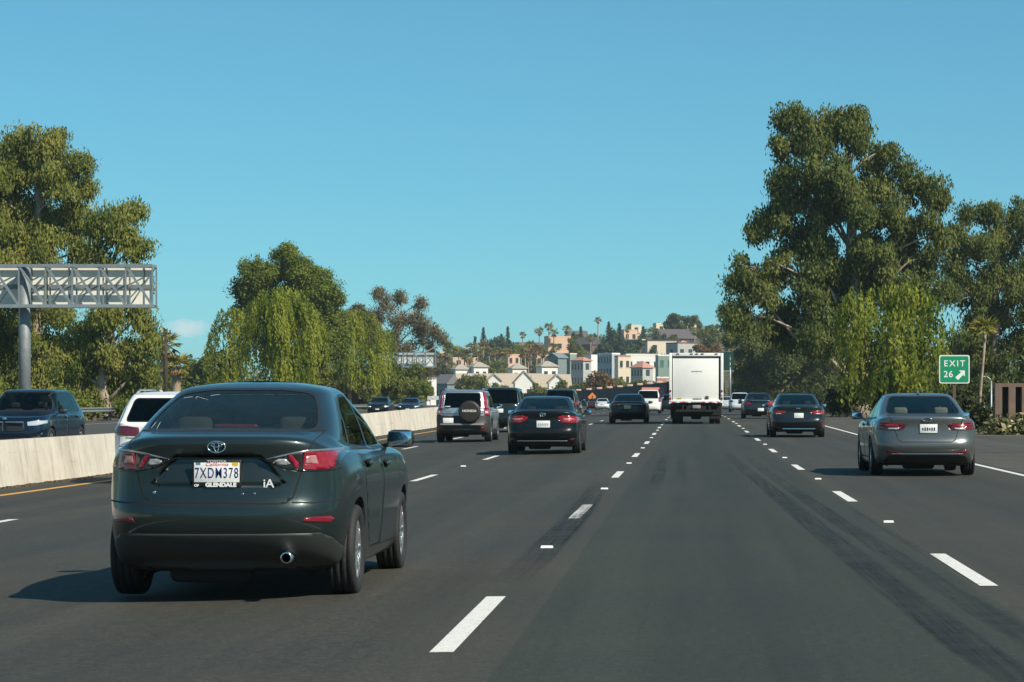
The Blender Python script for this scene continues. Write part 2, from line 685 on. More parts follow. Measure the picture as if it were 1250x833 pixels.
def sedan_rings(S):
    H, L, w = S['H'], S['L'], S['W'] / 2
    dk, lip = S['deck'], S['lip']           # height at the rear window foot, height of the boot edge
    bt, hf = S['belt'], S['hood']
    yw0, yw1, ywf, yc = S['yrw0'], S['yrw1'], S['ywf'], S['ycowl']
    g = S['gc']                              # ground clearance
    rt = S.get('roofw', .66) * w
    R_ = []
    R_.append([(x * .0, min(max(y, .5), L - .5), g + .02) for x, y, z in ring_low(S, g, g, g, w, 0, 0)])
    R_.append(ring_low(S, g + .02, g, g, w * .80, .20, .30))
    bb = S['bump']                           # lower edge of the rear bumper
    tk = S.get('tuck', .08)                  # how far the bumper tucks under
    R_.append(ring_low(S, bb - .03, g + .01, g + .01, w * .90, .10 + tk, .14))
    R_.append(ring_low(S, bb, g + .03, g + .03, w * .935, .035 + tk, .10))
    R_.append(ring_low(S, bb + .06, g + .10, g + .10, w * .955, .012 + tk * .55, .06))
    R_.append(ring_low(S, bb + .17, .42, .38, w * .975, .0, .02))
    m = S['lidz']                            # bumper top / boot lid bottom
    R_.append(ring_low(S, m - .07, .53, .48, w * .985, -.012, .0))
    R_.append(ring_low(S, m, .62, .56, w * .99, .0, .005))
    R_.append(ring_low(S, m + .03, .70, .62, w * 1.0, .03, .01))
    R_.append(ring_low(S, m + (lip - m) * .45, .78, .66, w * 1.0, .045, .03))
    R_.append(ring_low(S, m + (lip - m) * .72, bt - .09, .70, w * .988, .045, .06))
    R_.append(ring_low(S, lip - .035, bt - .045, hf - .03, w * .965, .025, .10))
    lo = ring_low(S, lip, bt - .012, hf, w * .945, .04, .17)
    R_.append(lo)
    b12 = ring_top(S, dk, bt + .035, S['cowl'], w * .865, yw0, yc)
    l2 = ring_low(S, lip + .015, bt + .012, hf + .035, w * .915, .10, .34)
    R_.append(l2)
    R_.append(mixring(l2, b12, .55))
    R_.append(b12)

    def gh(t, wf, bulge=0.0):
        cr = S.get('crown', 0)
        z0, zs, z1 = dk + (H - .075 - cr * .35 - dk) * t, bt + (H - .07 - cr - bt) * t, S['cowl'] + (H - .06 - cr * .4 - S['cowl']) * t
        return ring_top(S, z0, zs, z1, w * .86 * (1 - t) + rt * t + bulge, yw0 + (yw1 - yw0) * t - .03 * math.sin(math.pi * t), yc + (ywf - yc) * t + .03 * math.sin(math.pi * t))

    R_.append(gh(.10, 1))
    R_.append(gh(.38, 1, .018))
    R_.append(gh(.70, 1, .018))
    R_.append(gh(.93, 1, .0))
    cr = S.get('crown', 0)
    R_.append(ring_top(S, H - .055 - cr * .3, H - .042 - cr * .9, H - .05 - cr * .3, rt * .955, yw1 + .04, ywf - .04))
    R_.append(ring_top(S, H - .035 - cr * .15, H - .022 - cr * .55, H - .03 - cr * .2, rt * .84, yw1 + .16, ywf - .14))
    R_.append(ring_top(S, H - .018, H - .006, H - .012, rt * .45, yw1 + .30, ywf - .3))
    last = ring_top(S, H - .012, H, H - .008, rt * .2, yw1 + .38, ywf - .36)
    R_.append([(0, y, z) for x, y, z in last])
    return R_


def suv_rings(S):
    H, L, w = S['H'], S['L'], S['W'] / 2
    bt, hf, g = S['belt'], S['hood'], S['gc']
    yw0, yw1, ywf, yc = S['yrw0'], S['yrw1'], S['ywf'], S['ycowl']
    rt = S.get('roofw', .72) * w
    bb, m = S['bump'], S['lidz']
    R_ = []
    R_.append([(0, min(max(y, .5), L - .5), g + .02) for x, y, z in ring_low(S, g, g, g, w, 0, 0)])
    R_.append(ring_low(S, g + .04, g, g, w * .80, .20, .30))
    R_.append(ring_low(S, bb - .03, g + .01, g + .01, w * .90, .10, .14))
    R_.append(ring_low(S, bb, g + .03, g + .03, w * .945, .04, .10))
    R_.append(ring_low(S, bb + .07, g + .12, g + .10, w * .965, .01, .06))
    R_.append(ring_low(S, m - .10, .50, .45, w * .98, -.01, .02))
    R_.append(ring_low(S, m - .02, .62, .56, w * .99, -.01, .0))
    R_.append(ring_low(S, m + .02, .70, .64, w * 1.0, .03, .0))
    R_.append(ring_low(S, m + (bt - m) * .45, .80, .74, w * 1.0, .05, .015))
    R_.append(ring_low(S, bt - .12, bt - .10, hf - .16, w * .99, .055, .035))
    R_.append(ring_low(S, bt - .045, bt - .045, hf - .06, w * .975, .06, .06))
    lo = ring_low(S, bt - .01, bt - .012, hf, w * .96, .065, .14)
    R_.append(lo)
    b12 = ring_top(S, bt + .03, bt + .03, S['cowl'], w * .90, yw0, yc)
    l2 = ring_low(S, bt + .005, bt + .008, hf + .03, w * .94, .07, .32)
    R_.append(l2)
    R_.append(mixring(l2, b12, .6))
    R_.append(b12)

    def gh(t, bulge=0.0):
        z0, zs, z1 = bt + (H - .07 - bt) * t, bt + (H - .07 - bt) * t, S['cowl'] + (H - .06 - S['cowl']) * t
        return ring_top(S, z0, zs, z1, w * .90 * (1 - t) + rt * t + bulge, yw0 + (yw1 - yw0) * t - .02 * math.sin(math.pi * t), yc + (ywf - yc) * t + .03 * math.sin(math.pi * t))

    R_.append(gh(.12))
    R_.append(gh(.40, .018))
    R_.append(gh(.72, .018))
    R_.append(gh(.93))
    R_.append(ring_top(S, H - .045, H - .042, H - .05, rt * .955, yw1 + .01, ywf - .04))
    R_.append(ring_top(S, H - .022, H - .022, H - .03, rt * .84, yw1 + .10, ywf - .14))
    R_.append(ring_top(S, H - .008, H - .006, H - .012, rt * .45, yw1 + .28, ywf - .3))
    last = ring_top(S, H - .004, H, H - .008, rt * .2, yw1 + .38, ywf - .36)
    R_.append([(0, y, z) for x, y, z in last])
    return R_


def side_f(s): return lambda c, n: c.x * s > .2 and n.x * s > .25


def rear_f(c, n): return n.y < -.12 and c.y < 1.6


def rear_any(c, n): return n.y < .35 and c.y < .75


def front_f(c, n): return n.y > .08


def mir(poly): return [(-x, z) for x, z in poly]


def make_car(name, label, cat, S, loc=(0, 0, 0), rz=0.0, group=None):
    """S: dimensions, materials and the outlines of lamps, windows and doors"""
    root = empty(name, loc, rz, label, cat, group)
    lod = S.get('lod', 1)
    nu, nv = {0: (9, 5), 1: (5, 3), 2: (3, 2)}[lod]
    B = Body((suv_rings if S.get('suv') else sedan_rings)(S), nu, nv)
    pm = S['paint']
    lay = B.lay
    SEAL, UND, WELL, TRIM, GAP = B.pid('seal'), B.pid('under'), B.pid('well'), B.pid('trim'), B.pid('gap')
    bodyset = {0}
    r = S['r']
    # faces of the underside
    for f in B.bm.faces:
        c = f.calc_center_median()
        if f.normal.z < -.75 and c.z < S['gc'] + .06: f[lay] = UND
    # wheel arches
    for ay in (S['ra'], S['fa']):
        ar = r + S.get('arch', .045)
        n = 36 if lod == 0 else 20
        circ = [(ay + ar * math.cos(2 * math.pi * k / n), r + .01 + ar * math.sin(2 * math.pi * k / n)) for k in range(n)]
        for s in (-1, 1):
            flt = lambda c, nn, s=s: c.x * s > S['W'] * .27
            got = B.cut(circ, 'x', flt, WELL)
            if S.get('cladding'):
                c2 = [(ay + (ar + .06) * math.cos(2 * math.pi * k / n), r + .01 + (ar + .06) * math.sin(2 * math.pi * k / n)) for k in range(n)]
                B.cut(c2, 'x', lambda c, nn, s=s: c.x * s > S['W'] * .3 and nn.x * s > .1, TRIM, {0})
    well = [f for f in B.bm.faces if f[lay] == WELL]
    edges = [e for f in well for e in f.edges if any(g[lay] != WELL for g in e.link_faces)]
    edges = list(set(edges))
    bmesh.ops.delete(B.bm, geom=well, context='FACES')
    edges = [e for e in edges if e.is_valid]
    ret = bmesh.ops.extrude_edge_only(B.bm, edges=edges)
    for g in ret['geom']:
        if isinstance(g, bmesh.types.BMVert): g.co.x -= .28 * (1 if g.co.x > 0 else -1)
        if isinstance(g, bmesh.types.BMFace): g[lay] = UND
    parts = []                                # (pid, name, material, push, flange)
    # cladding along the sills, rear valance
    for key, poly, axis, flt, m in S.get('trims', []):
        k = B.pid(key)
        for q in (poly, mir(poly)) if S.get('mirror_trims', True) and axis == 'y' and min(p[0] for p in poly) > 0 else (poly,):
            B.cut(q, axis, flt, k, {0, TRIM})
        parts.append((k, key, m, .004, .01))
    if 'sill' in S:
        k = B.pid('rocker_panel')
        for s in (-1, 1):
            B.cut([(S['ra'] - .2, .05), (S['fa'] + .2, .05), (S['fa'] + .2, S['sill']), (S['ra'] - .2, S['sill'])], 'x', side_f(s), k, {0})
        parts.append((k, 'rocker_panel', M_TRIM, .003, .01))
    # doors
    doors = []
    for i, poly in enumerate(S.get('doors', [])):
        for s in (-1, 1):
            k = B.pid('door')
            B.cut(poly, 'x', side_f(s), k, {0})
            doors.append((k, s, i))
            parts.append((k, 'door', pm, 0, .02))
    lid = None
    if 'lid' in S:
        lid = B.pid(S.get('lidname', 'trunk_lid'))
        B.cut(S['lid'], 'y', rear_any if not S.get('suv') else rear_f, lid, {0})
        parts.append((lid, B.names[lid], S.get('lidmat', pm), 0, .02))
    # rear window, windscreen and side windows, each in a black seal
    gm = S.get('glass', M_GLASS)
    k = B.pid('rear_window')
    B.cut(grow(S['rwin'], .022 if lod else .016), 'y', rear_f, SEAL, None)
    B.cut(S['rwin'], 'y', rear_f, k, {SEAL})
    parts.append((k, 'rear_window', S.get('rglass', gm), -.003, 0))
    k = B.pid('windshield')
    zc, zt = S['cowl'] + .05, S['H'] - .095
    wb_, wt_ = S['W'] / 2 * .79, S.get('roofw', .66) * S['W'] / 2 * .93
    ws = rounded([(-wb_, zc), (wb_, zc), (wt_, zt), (-wt_, zt)], .08)
    ff = lambda c, n: n.y > .10 and c.y > S['ywf'] - .3
    B.cut(grow(ws, .03), 'y', ff, SEAL, {0})
    B.cut(ws, 'y', ff, k, {SEAL})
    parts.append((k, 'windshield', gm, -.003, 0))
    for poly in S['swin']:
        for s in (-1, 1):
            k = B.pid('side_window')
            B.cut(grow(poly, S.get('seal', .02)), 'x', side_f(s), SEAL, None)
            B.cut(poly, 'x', side_f(s), k, {SEAL})
            parts.append((k, 'side_window', S.get('sglass', gm), -.003, 0))
    # lamps: list of (name, polygon for x>0, material, push, [inner details])
    rf = S.get('lampfilt', lambda c, n: c.y < .8 and n.y < .45)
    for nm, poly, m, push in S.get('lamps', []):
        for q in (poly, mir(poly)):
            k = B.pid(nm)
            B.cut(q, 'y', rf, k, set(B.names) - {UND, WELL})
            parts.append((k, nm, m, push, S.get('lampflange', .01)))
    for nm, poly, m, push in S.get('front_lamps', []):
        for q in ((poly, mir(poly)) if min(p[0] for p in poly) > 0 else (poly,)):
            k = B.pid(nm)
            B.cut(q, 'y', lambda c, n: c.y > S['L'] - 1.1 and n.y > -.1, k, set(B.names) - {UND, WELL})
            parts.append((k, nm, m, push, .012))
    # shut lines
    gw = S.get('gap', 0)
    if gw:
        for (k, s, i) in doors:
            poly = S['doors'][i]
            n = len(poly)
            for j in range(n):
                a, b = Vector(poly[j]), Vector(poly[(j + 1) % n])
                d = (b - a).normalized()
                m_ = Vector((-d.y, d.x)) * gw / 2
                B.cut([tuple(a - m_), tuple(b - m_), tuple(b + m_), tuple(a + m_)], 'x', side_f(s), GAP, {0, k})
        if lid is not None:
            poly = S['lid']
            n = len(poly)
            for j in range(n):
                a, b = Vector(poly[j]), Vector(poly[(j + 1) % n])
                d = (b - a).normalized()
                m_ = Vector((-d.y, d.x)) * gw / 2
                B.cut([tuple(a - m_), tuple(b - m_), tuple(b + m_), tuple(a + m_)], 'y', rear_any, GAP, {0, lid})
        for pts, axis, flt in S.get('seams', []):
            for q in ((pts, mir(pts)) if axis == 'y' and min(p[0] for p in pts) > 0 else (pts,)):
                B.strips(q, gw, axis, flt, GAP, False)
    # recess round the plate
    if 'recess' in S and lid is not None:
        poly, depth, inset = S['recess']
        k2 = B.pid('recess_tmp')
        got = B.cut(poly, 'y', rear_any, k2, {lid, 0})
        B.bm.normal_update()
        got = [f for f in got if f.is_valid]
        bmesh.ops.inset_region(B.bm, faces=got, thickness=inset, depth=0, use_even_offset=True, use_boundary=True)
        zl = min(p[1] for p in poly) + inset
        zh = max(p[1] for p in poly) - inset
        for v in {v for f in got for v in f.verts}:       # deep under the lip, running out to nothing at the bottom
            v.co.y += depth * sstep(0, 1, (v.co.z - zl) / (zh - zl)) ** .7
        for f in B.bm.faces:
            if f[lay] == k2: f[lay] = lid
    if 'sculpt' in S:
        S['sculpt'](B)
    B.bm.normal_update()
    objs = {}
    for k, nm, m, push, fl in parts:
        me = B.extract(k, push, fl)
        if me is None: continue
        o = link_mesh(nm, me, m, root)
        objs.setdefault(nm, []).append(o)
        objs[k] = o
    # what is left is the body shell
    me = bpy.data.meshes.new('body')
    for f in B.bm.faces:
        f.smooth = True
        k = f[lay]
        f.material_index = {0: 0, SEAL: 1, TRIM: 1, UND: 2, GAP: 3}.get(k, 0)
    B.bm.to_mesh(me)
    B.bm.free()
    link_mesh('body', me, [pm, M_TRIM, M_UNDER, M_DARK], root)
    # wheel housings, floor
    lin = MB()
    for ay in (S['ra'], S['fa']):
        for s in (-1, 1):
            x = s * (S['W'] / 2 - .30)
            n = 16
            lin.add([(x, ay, r)] + [(x, ay + (r + .08) * math.cos(2 * math.pi * q / n), max(.16, r + (r + .08) * math.sin(2 * math.pi * q / n))) for q in range(n)],
                    [(0, 1 + q, 1 + (q + 1) % n) for q in range(n)])
    lin.box((0, S['L'] / 2, S['gc'] + .1), (S['W'] - .7, S['L'] - 1.0, .03))
    lin.tube([(-S['W'] / 2 + .2, S['ra'], r), (S['W'] / 2 - .2, S['ra'], r)], .05, 8)
    lin.rbox((-.1, S['ra'] - .42, S['gc'] + .02), (.55, .28, .14), .05)
    lin.build('underbody', M_UNDER, root)
    tw = S.get('tw', .20)
    for ay in (S['ra'], S['fa']):
        for s in (-1, 1):
            wheel(root, s * (S['W'] / 2 - tw / 2 - S.get('wx', .012)), ay, r, tw, s, S.get('spokes', 5), S.get('rim'))
    # door handles
    for (k, s, i) in doors:
        if k not in objs: continue
        o = objs[k]
        hy, hz = S['handles'][i]
        h = MB()
        xs = [v.co.x for v in o.data.vertices if abs(v.co.y - hy) < .14 and abs(v.co.z - hz) < .1]
        if not xs: continue
        x = (max(xs) if s > 0 else min(xs))
        h.rbox((x + s * .012, hy, hz), (.022, .19, .03), .01)
        h.rbox((x - s * .004, hy, hz), (.01, .16, .06), .01, 1)
        h.build('door_handle', [S.get('handlemat', pm), M_DARK], o)
    # mirrors
    if 'mirror' in S:
        mx, my, mz = S['mirror']
        for s in (-1, 1):
            h = MB()
            h.rbox((s * (mx + .01), my + .03, mz), (.21, .13, .135), .05, 0, rz=-s * .15, seg=3)
            h.beam((s * (mx - .16), my + .06, mz - .07), (s * (mx - .03), my + .04, mz - .03), .07, .03, 1)
            o = h.build('side_mirror', [S.get('mirrormat', M_TRIM), M_TRIM], root)
            g2 = MB()
            g2.rbox((s * (mx + .01), my - .037, mz), (.185, .012, .112), .03, 0, rz=-s * .15)
            g2.build('mirror_glass', mat('mirror_glass', (.75, .78, .8), .03, 1.0), o)
    if lod < 2 or S.get('interior', True): seat_set(root, S, S.get('lightseats', False), S.get('rows', ((0.30, 1.02), (1.22, 1.08))))
    return root, objs


def surf_y(objs, nm, x, z, default=0.0):
    """rear surface position of a built part near (x,z)"""
    best, by = 9, default
    for o in objs.get(nm, []):
        for v in o.data.vertices:
            d = abs(v.co.x - x) + abs(v.co.z - z)
            if d < best and v.co.y < 1.0: best, by = d, v.co.y
    return by


def plate(parent, x, y, z, tx=None, m=None, w=.305, h=.153, frame=True, tilt=0.0):
    p = MB()
    if frame:
        p.rbox((x, y, z), (w + .018, .012, h + .02), .006, 1)
    p.rbox((x, y - .007, z), (w, .006, h), .005, 0)
    o = p.build('license_plate', [m or M_PLATE, M_TRIM], parent)
    if tx:
        text('plate_lettering', tx, o, (x, y - .0115, z - .008), .098, mat('plate_blue', (.02, .03, .13), .5), sx=.72, bold=.0012)
    return o
P_HERO = paint('dark_green_grey_paint', (0.021, 0.034, 0.034), .6, .36, .02)


def hero():
    rwin = rounded([(-.585, 1.150), (.585, 1.150), (.530, 1.29), (.46, 1.392), (.25, 1.418), (-.25, 1.418), (-.46, 1.392), (-.530, 1.29)], .06)
    lamp = [(.305, .957), (.40, .982), (.50, 1.004), (.60, 1.020), (.775, 1.024), (.768, .885), (.70, .872), (.55, .872), (.44, .892), (.36, .920)]
    S = dict(L=4.36, W=1.695, H=1.487, ra=.86, fa=3.43, r=.312, tw=.195, gc=.17, belt=.965, hood=.86, cowl=1.0, deck=1.150, lip=1.098,
             bump=.30, lidz=.655, yrw0=.47, yrw1=1.18, ywf=2.42, ycowl=3.30, wedge=.035, paint=P_HERO, lod=0, gap=.010, tuck=.12, crown=.035, rbow=1.25, wr=.90,
             rwin=rwin, rglass=glass('rear_window_dusty', (.66, .72, .69),       .035, .03),
             swin=[rounded([(1.22, 1.035), (2.05, 1.005), (2.05, 1.375), (1.70, 1.365), (1.42, 1.285)], .04),
                   rounded([(2.13, 1.005), (3.02, 1.0), (2.62, 1.265), (2.40, 1.355), (2.13, 1.378)], .04),
                   rounded([(.98, 1.07), (1.155, 1.045), (1.30, 1.22), (1.22, 1.20)], .02)],
             doors=[[(2.09, .28), (3.12, .26), (3.20, .60), (3.12, .985), (2.09, .985)],
                    [(1.30, .50), (1.52, .29), (2.08, .28), (2.08, .985), (1.12, 1.01), (1.10, .80)]],
             handles=[(2.28, .875), (1.30, .90)],
             lid=[(-.625, 1.138), (.625, 1.138), (.60, 1.03), (.545, .87), (.495, .70), (.45, .664), (.38, .657), (-.38, .657), (-.45, .664), (-.495, .70), (-.545, .87), (-.60, 1.03)],
             recess=([(-.285, .990), (.285, .990), (.37, .90), (.455, .80), (.40, .765), (-.40, .765), (-.455, .80), (-.37, .90)], .045, .024),
             lamps=[('taillight', lamp, M_LAMPBLACK, .003),
                    ('lamp_lip_glint', [(.315, .955), (.40, .978), (.50, 1.002), (.60, 1.018), (.775, 1.022), (.775, 1.008), (.60, 1.004), (.50, .988), (.40, .966)], mat('lamp_lip_glint', (.42, .44, .45), .2, .8), .006),  # pale strip: sky glint on the housing lip put into the colour
                    ('red_lamp_lens', [(.562, 1.0), (.748, 1.006), (.745, .965), (.735, .897), (.70, .884), (.552, .884)], M_REDLENS, .005),
                    ('lamp_reflector', [(.575, .975), (.63, .98), (.645, .925), (.57, .92)], mat('lamp_inner', (.55, .26, .27), .2, .4, 1.0, var=.5, vscale=30), .006),  # pinkish lens interior, brightened to paint in its white glints
                    ('red_lamp_slash', [(.450, .982), (.480, .989), (.528, .930), (.525, .892), (.512, .892)], M_REDLENS, .005),
                    ('reverse_lamp', [(.368, .942), (.40, .957), (.448, .957), (.475, .926), (.45, .915), (.39, .922)], mat('reverse_lens', (.36, .37, .36), .15, .3, 1.0, var=.5, vscale=35), .005),
                    ('bumper_reflector', [(.555, .536), (.572, .570), (.72, .572), (.742, .552), (.725, .532)], mat('bumper_red', (.17, .006, .018), .2, 0, 1.0), .003)],
             trims=[('rear_valance', [(-.66, .462), (.66, .462), (.72, .43), (.775, .35), (.80, .27), (.80, .1), (-.80, .1), (-.80, .27), (-.775, .35), (-.72, .43)], 'y',
                     lambda c, n: c.y < .75 and n.y < .5, mat('grey_valance', (.028, .032, .031), .5))],
             seams=[([(.60, 1.03), (.66, .86), (.70, .70), (.70, .662), (.86, .655)], 'y', lambda c, n: c.y < .5)] if False else
                   [([(.495, .668), (.62, .664), (.78, .672)], 'y', lambda c, n: c.y < .6 and n.y < .6)],
             lampflange=.003, mirror=(.865, 2.90, 1.05), mirrormat=M_TRIM, spokes=10, rows=((.34, 1.06), (1.30, 1.12)))
    return make_car('parked_car' if False else 'sedan', 'dark green-grey compact sedan with oval emblem, nearest car in the second lane from the left', 'car', S)


def hero_trim(root, objs):
    lid = objs['trunk_lid'][0]

    def ys(x, z): return surf_y(objs, 'trunk_lid', x, z)
    # maker's emblem: three ovals
    e = MB()
    def ring(cx, cz, a, b, w_, y):
        n = 36
        pts = [(cx + a * math.cos(2 * math.pi * k / n), y, cz + b * math.sin(2 * math.pi * k / n)) for k in range(n + 1)]
        e.tube(pts, w_, 6, 0, False)
    yz = ys(0, 1.037) - .012
    ring(0, 1.037, .058, .037, .0055, yz)
    ring(0, 1.050, .036, .0135, .0045, yz)
    ring(0, 1.040, .0155, .033, .0045, yz)
    e.build('emblem', M_CHROME, lid)
    yp = ys(0, .862) - .034
    p = MB()
    p.rbox((0, yp, .862), (.325, .014, .178), .008, 1)
    p.rbox((0, yp - .009, .868), (.300, .005, .130), .006, 0)
    p.box((.122, yp - .0122, .926), (.042, .0015, .018), 0, 2)
    p.box((.125, yp - .0122, .915), (.03, .0016, .008), 0, 2)
    p.box((-.122, yp - .0122, .926), (.03, .0015, .014), 0, 3)
    pl = p.build('license_plate', [M_PLATE, M_TRIM, mat('sticker_yellow', (.75, .45, .05), .5), mat('sticker_blue', (.08, .2, .3), .5)], lid)
    blue = mat('plate_blue', (.02, .03, .13), .5)
    text('plate_lettering', '7XDM378', pl, (0, yp - .0125, .862), .098, blue, .62, bold=.0004, space=1.18)
    text('plate_state_lettering', 'California', pl, (0, yp - .0125, .922), .034, mat('plate_red', (.6, .03, .03), .5), 1.15, shear=.35)
    wh = mat('frame_white', (.8, .8, .78), .4)
    text('frame_lettering', 'TOYOTA', pl, (0, yp - .0095, .9405), .023, mat('frame_silver', (.45, .46, .46), .35), 1.35, bold=.0008)
    text('frame_lettering', 'GLENDALE', pl, (.028, yp - .0135, .786), .036, wh, 1.15, bold=.0022)
    text('frame_lettering', 'OF', pl, (-.133, yp - .0135, .782), .022, wh, 1.1, bold=.001)
    text('badge', 'iA', lid, (.338, ys(.338, .79) - .006, .793), .078, mat('badge_silver', (.72, .74, .74), .3), 1.05, depth=.003, bold=.001)
    # exhaust, bolts on the bumper, boot lock strip
    x = MB()
    x.lathe([(.02, .030), (.02, .038), (.14, .040), (.2, .03)], 24, 'Y', (.46, 0, .305))
    x.lathe([(.021, .0315), (.12, .030), (.12, .001)], 24, 'Y', (.46, 0, .305), 1)
    x.build('exhaust_pipe', [M_CHROME, M_DARK], root)
    b = MB()
    n = 30
    b.lathe([(0, .0), (-.004, .010), (.004, .012)], 10, 'Y', (-.42, ys(-.42, .74) , .735))
    b.lathe([(0, .0), (-.004, .008), (.004, .010)], 10, 'Y', (.17, ys(.17, .72), .725))
    b.lathe([(0, .0), (-.004, .007), (.004, .009)], 10, 'Y', (.245, ys(.245, .72), .728))
    b.build('lid_fastener', M_CHROME, lid)
    # third brake lamp inside the glass, rear shelf
    s = MB()
    s.rbox((0, .74, 1.165), (.30, .07, .035), .012)
    s.build('high_brake_light', M_REDDARK, root)
    s = MB()
    s.rbox((0, .82, 1.105), (1.15, .62, .03), .01)
    s.build('parcel_shelf', M_SEAT, root)
def sedan_S(L, W, H, pm, **k):
    ra, fa = k.pop('ra', 1.02), L - k.pop('fo', .93)
    bt = k.pop('belt', .66 * H)
    dk = k.pop('deck', .735 * H)
    S = dict(L=L, W=W, H=H, ra=ra, fa=fa, r=.33, tw=.215, gc=.17, belt=bt, hood=.58 * H, cowl=.68 * H, deck=dk, lip=dk - .04, bump=.30,
             lidz=.60, yrw0=.62, yrw1=1.45, ywf=L - 2.15, ycowl=L - 1.25, paint=pm, lod=2, wr=.92, mirror=(W / 2 + .06, L - 1.62, bt + .07))
    S.update(k)
    H, dk, bt = S['H'], S['deck'], S['belt']
    w = W / 2
    zt = H - .085
    rt = S.get('roofw', .66) * w
    S.setdefault('rwin', rounded([(-w * .70, dk + .02), (w * .70, dk + .02), (rt * .86, zt), (-rt * .86, zt)], .08))
    y0, y1 = S['yrw0'], S['yrw1']
    yb = (ra + fa) / 2 - .05
    yc, yf = S['ycowl'], S['ywf']
    zb, zw = bt + .045, H - .09
    S.setdefault('swin', [rounded([(y1 - .22, zb + .02), (yb - .04, zb), (yb - .04, zw), (y1 + .25, zw - .03), (y1 - .02, zw - .14)], .04),
                          rounded([(yb + .04, zb), (yc - .30, zb), (yf + .10, zw - .10), (yf - .12, zw - .01), (yb + .04, zw)], .04)])
    S.setdefault('doors', [[(yb, .30), (fa - .32, .29), (fa - .30, bt + .01), (yb, bt + .015)],
                           [(ra + .42, .52), (ra + .62, .31), (yb - .005, .30), (yb - .005, bt + .015), (ra + .30, bt + .02)]])
    S.setdefault('handles', [(yb + .2, bt - .08), (ra + .48, bt - .07)])
    S.setdefault('rows', ((.30, bt + .06), (fa - ra - 1.35, bt + .12)))
    return S


def suv_S(L, W, H, pm, **k):
    ra, fa = k.pop('ra', .92), L - k.pop('fo', .90)
    bt = k.pop('belt', .60 * H)
    S = dict(suv=True, L=L, W=W, H=H, ra=ra, fa=fa, r=.355, tw=.225, gc=.22, belt=bt, hood=.60 * H, cowl=.635 * H, bump=.36, lidz=.66,
             yrw0=.10, yrw1=.42, ywf=L - 2.05, ycowl=L - 1.22, paint=pm, lod=2, wr=.93, mirror=(W / 2 + .07, L - 1.60, bt + .10), lidname='tailgate',
             rglass=M_GLASSD, sglass=M_GLASSD)
    S.update(k)
    H, bt = S['H'], S['belt']
    w = W / 2
    rt = S.get('roofw', .72) * w
    zt = H - .10
    S.setdefault('rwin', rounded([(-w * .76, bt + .06), (w * .76, bt + .06), (rt * .92, zt), (-rt * .92, zt)], .07))
    S.setdefault('lid', [(-w * .80, S['lidz'] + .02), (w * .80, S['lidz'] + .02), (w * .82, bt), (rt * .97, H - .05), (-rt * .97, H - .05), (-w * .82, bt)])
    yb = (ra + fa) / 2 - .05
    yc, yf = S['ycowl'], S['ywf']
    zb, zw = bt + .06, H - .105
    y1 = S['yrw1']
    S.setdefault('swin', [rounded([(y1 + .08, zb + .03), (ra + .20, zb), (ra + .20, zw), (y1 + .20, zw - .01)], .05),
                          rounded([(ra + .29, zb), (yb - .04, zb), (yb - .04, zw), (ra + .29, zw)], .04),
                          rounded([(yb + .04, zb), (yc - .30, zb), (yf + .08, zw - .08), (yf - .12, zw), (yb + .04, zw)], .04)])
    S.setdefault('doors', [[(yb, .36), (fa - .36, .35), (fa - .34, bt + .01), (yb, bt + .015)],
                           [(ra + .44, .56), (ra + .62, .37), (yb - .005, .36), (yb - .005, bt + .015), (ra + .26, bt + .02)]])
    S.setdefault('handles', [(yb + .2, bt - .09), (ra + .48, bt - .08)])
    S.setdefault('rows', ((.30, bt + .10), (fa - ra - 1.35, bt + .14)))
    return S


def place(rt, x, Y, rz=0.0):
    o = rt[0]
    o.location = (x + 0.0, Y, road_z(x - bend(Y), Y) + .004)
    o.rotation_euler = (0, 0, rz)
    return o


def strip_box(parent, name, x0, x1, z0, z1, y, m, depth=.02, r=.006):
    b = MB()
    b.rbox(((x0 + x1) / 2, y, (z0 + z1) / 2), (x1 - x0, depth, z1 - z0), r)
    return b.build(name, m, parent)


P_BLACK = paint('black_paint', (0.002, 0.0035, 0.0045), .0, .3, .0, .5)
P_BLUE = paint('blue_paint', (0.002, 0.009, 0.026), .35, .3)
P_SILVER = paint('silver_paint', (0.50, 0.53, 0.55), .75, .33, .05)
P_GREY = paint('grey_paint', (0.145, 0.155, 0.15), .7, .36, .02)
P_TEAL = paint('dark_teal_paint', (0.010, 0.019, 0.023), .4, .3, .01)
P_SLATE = paint('slate_paint', (0.026, 0.036, 0.042), .6, .3, .02)
P_PEARL = paint('pearl_paint', (0.66, 0.70, 0.73), .0, .3)
P_WHITE = paint('white_paint', (0.80, 0.80, 0.78), .0, .35, .0)
P_DKGREEN = paint('dark_suv_paint', (0.009, 0.015, 0.017), .3, .32, .01)
M_CLAD = mat('grey_cladding', (0.03, 0.031, 0.032), .6)
M_PLATEY = mat('plate_cream', (.72, .50, .25), .5, var=.1, vscale=20)
M_HEADL = mat('headlamp', (.75, .78, .80), .08, .5, 1.0)


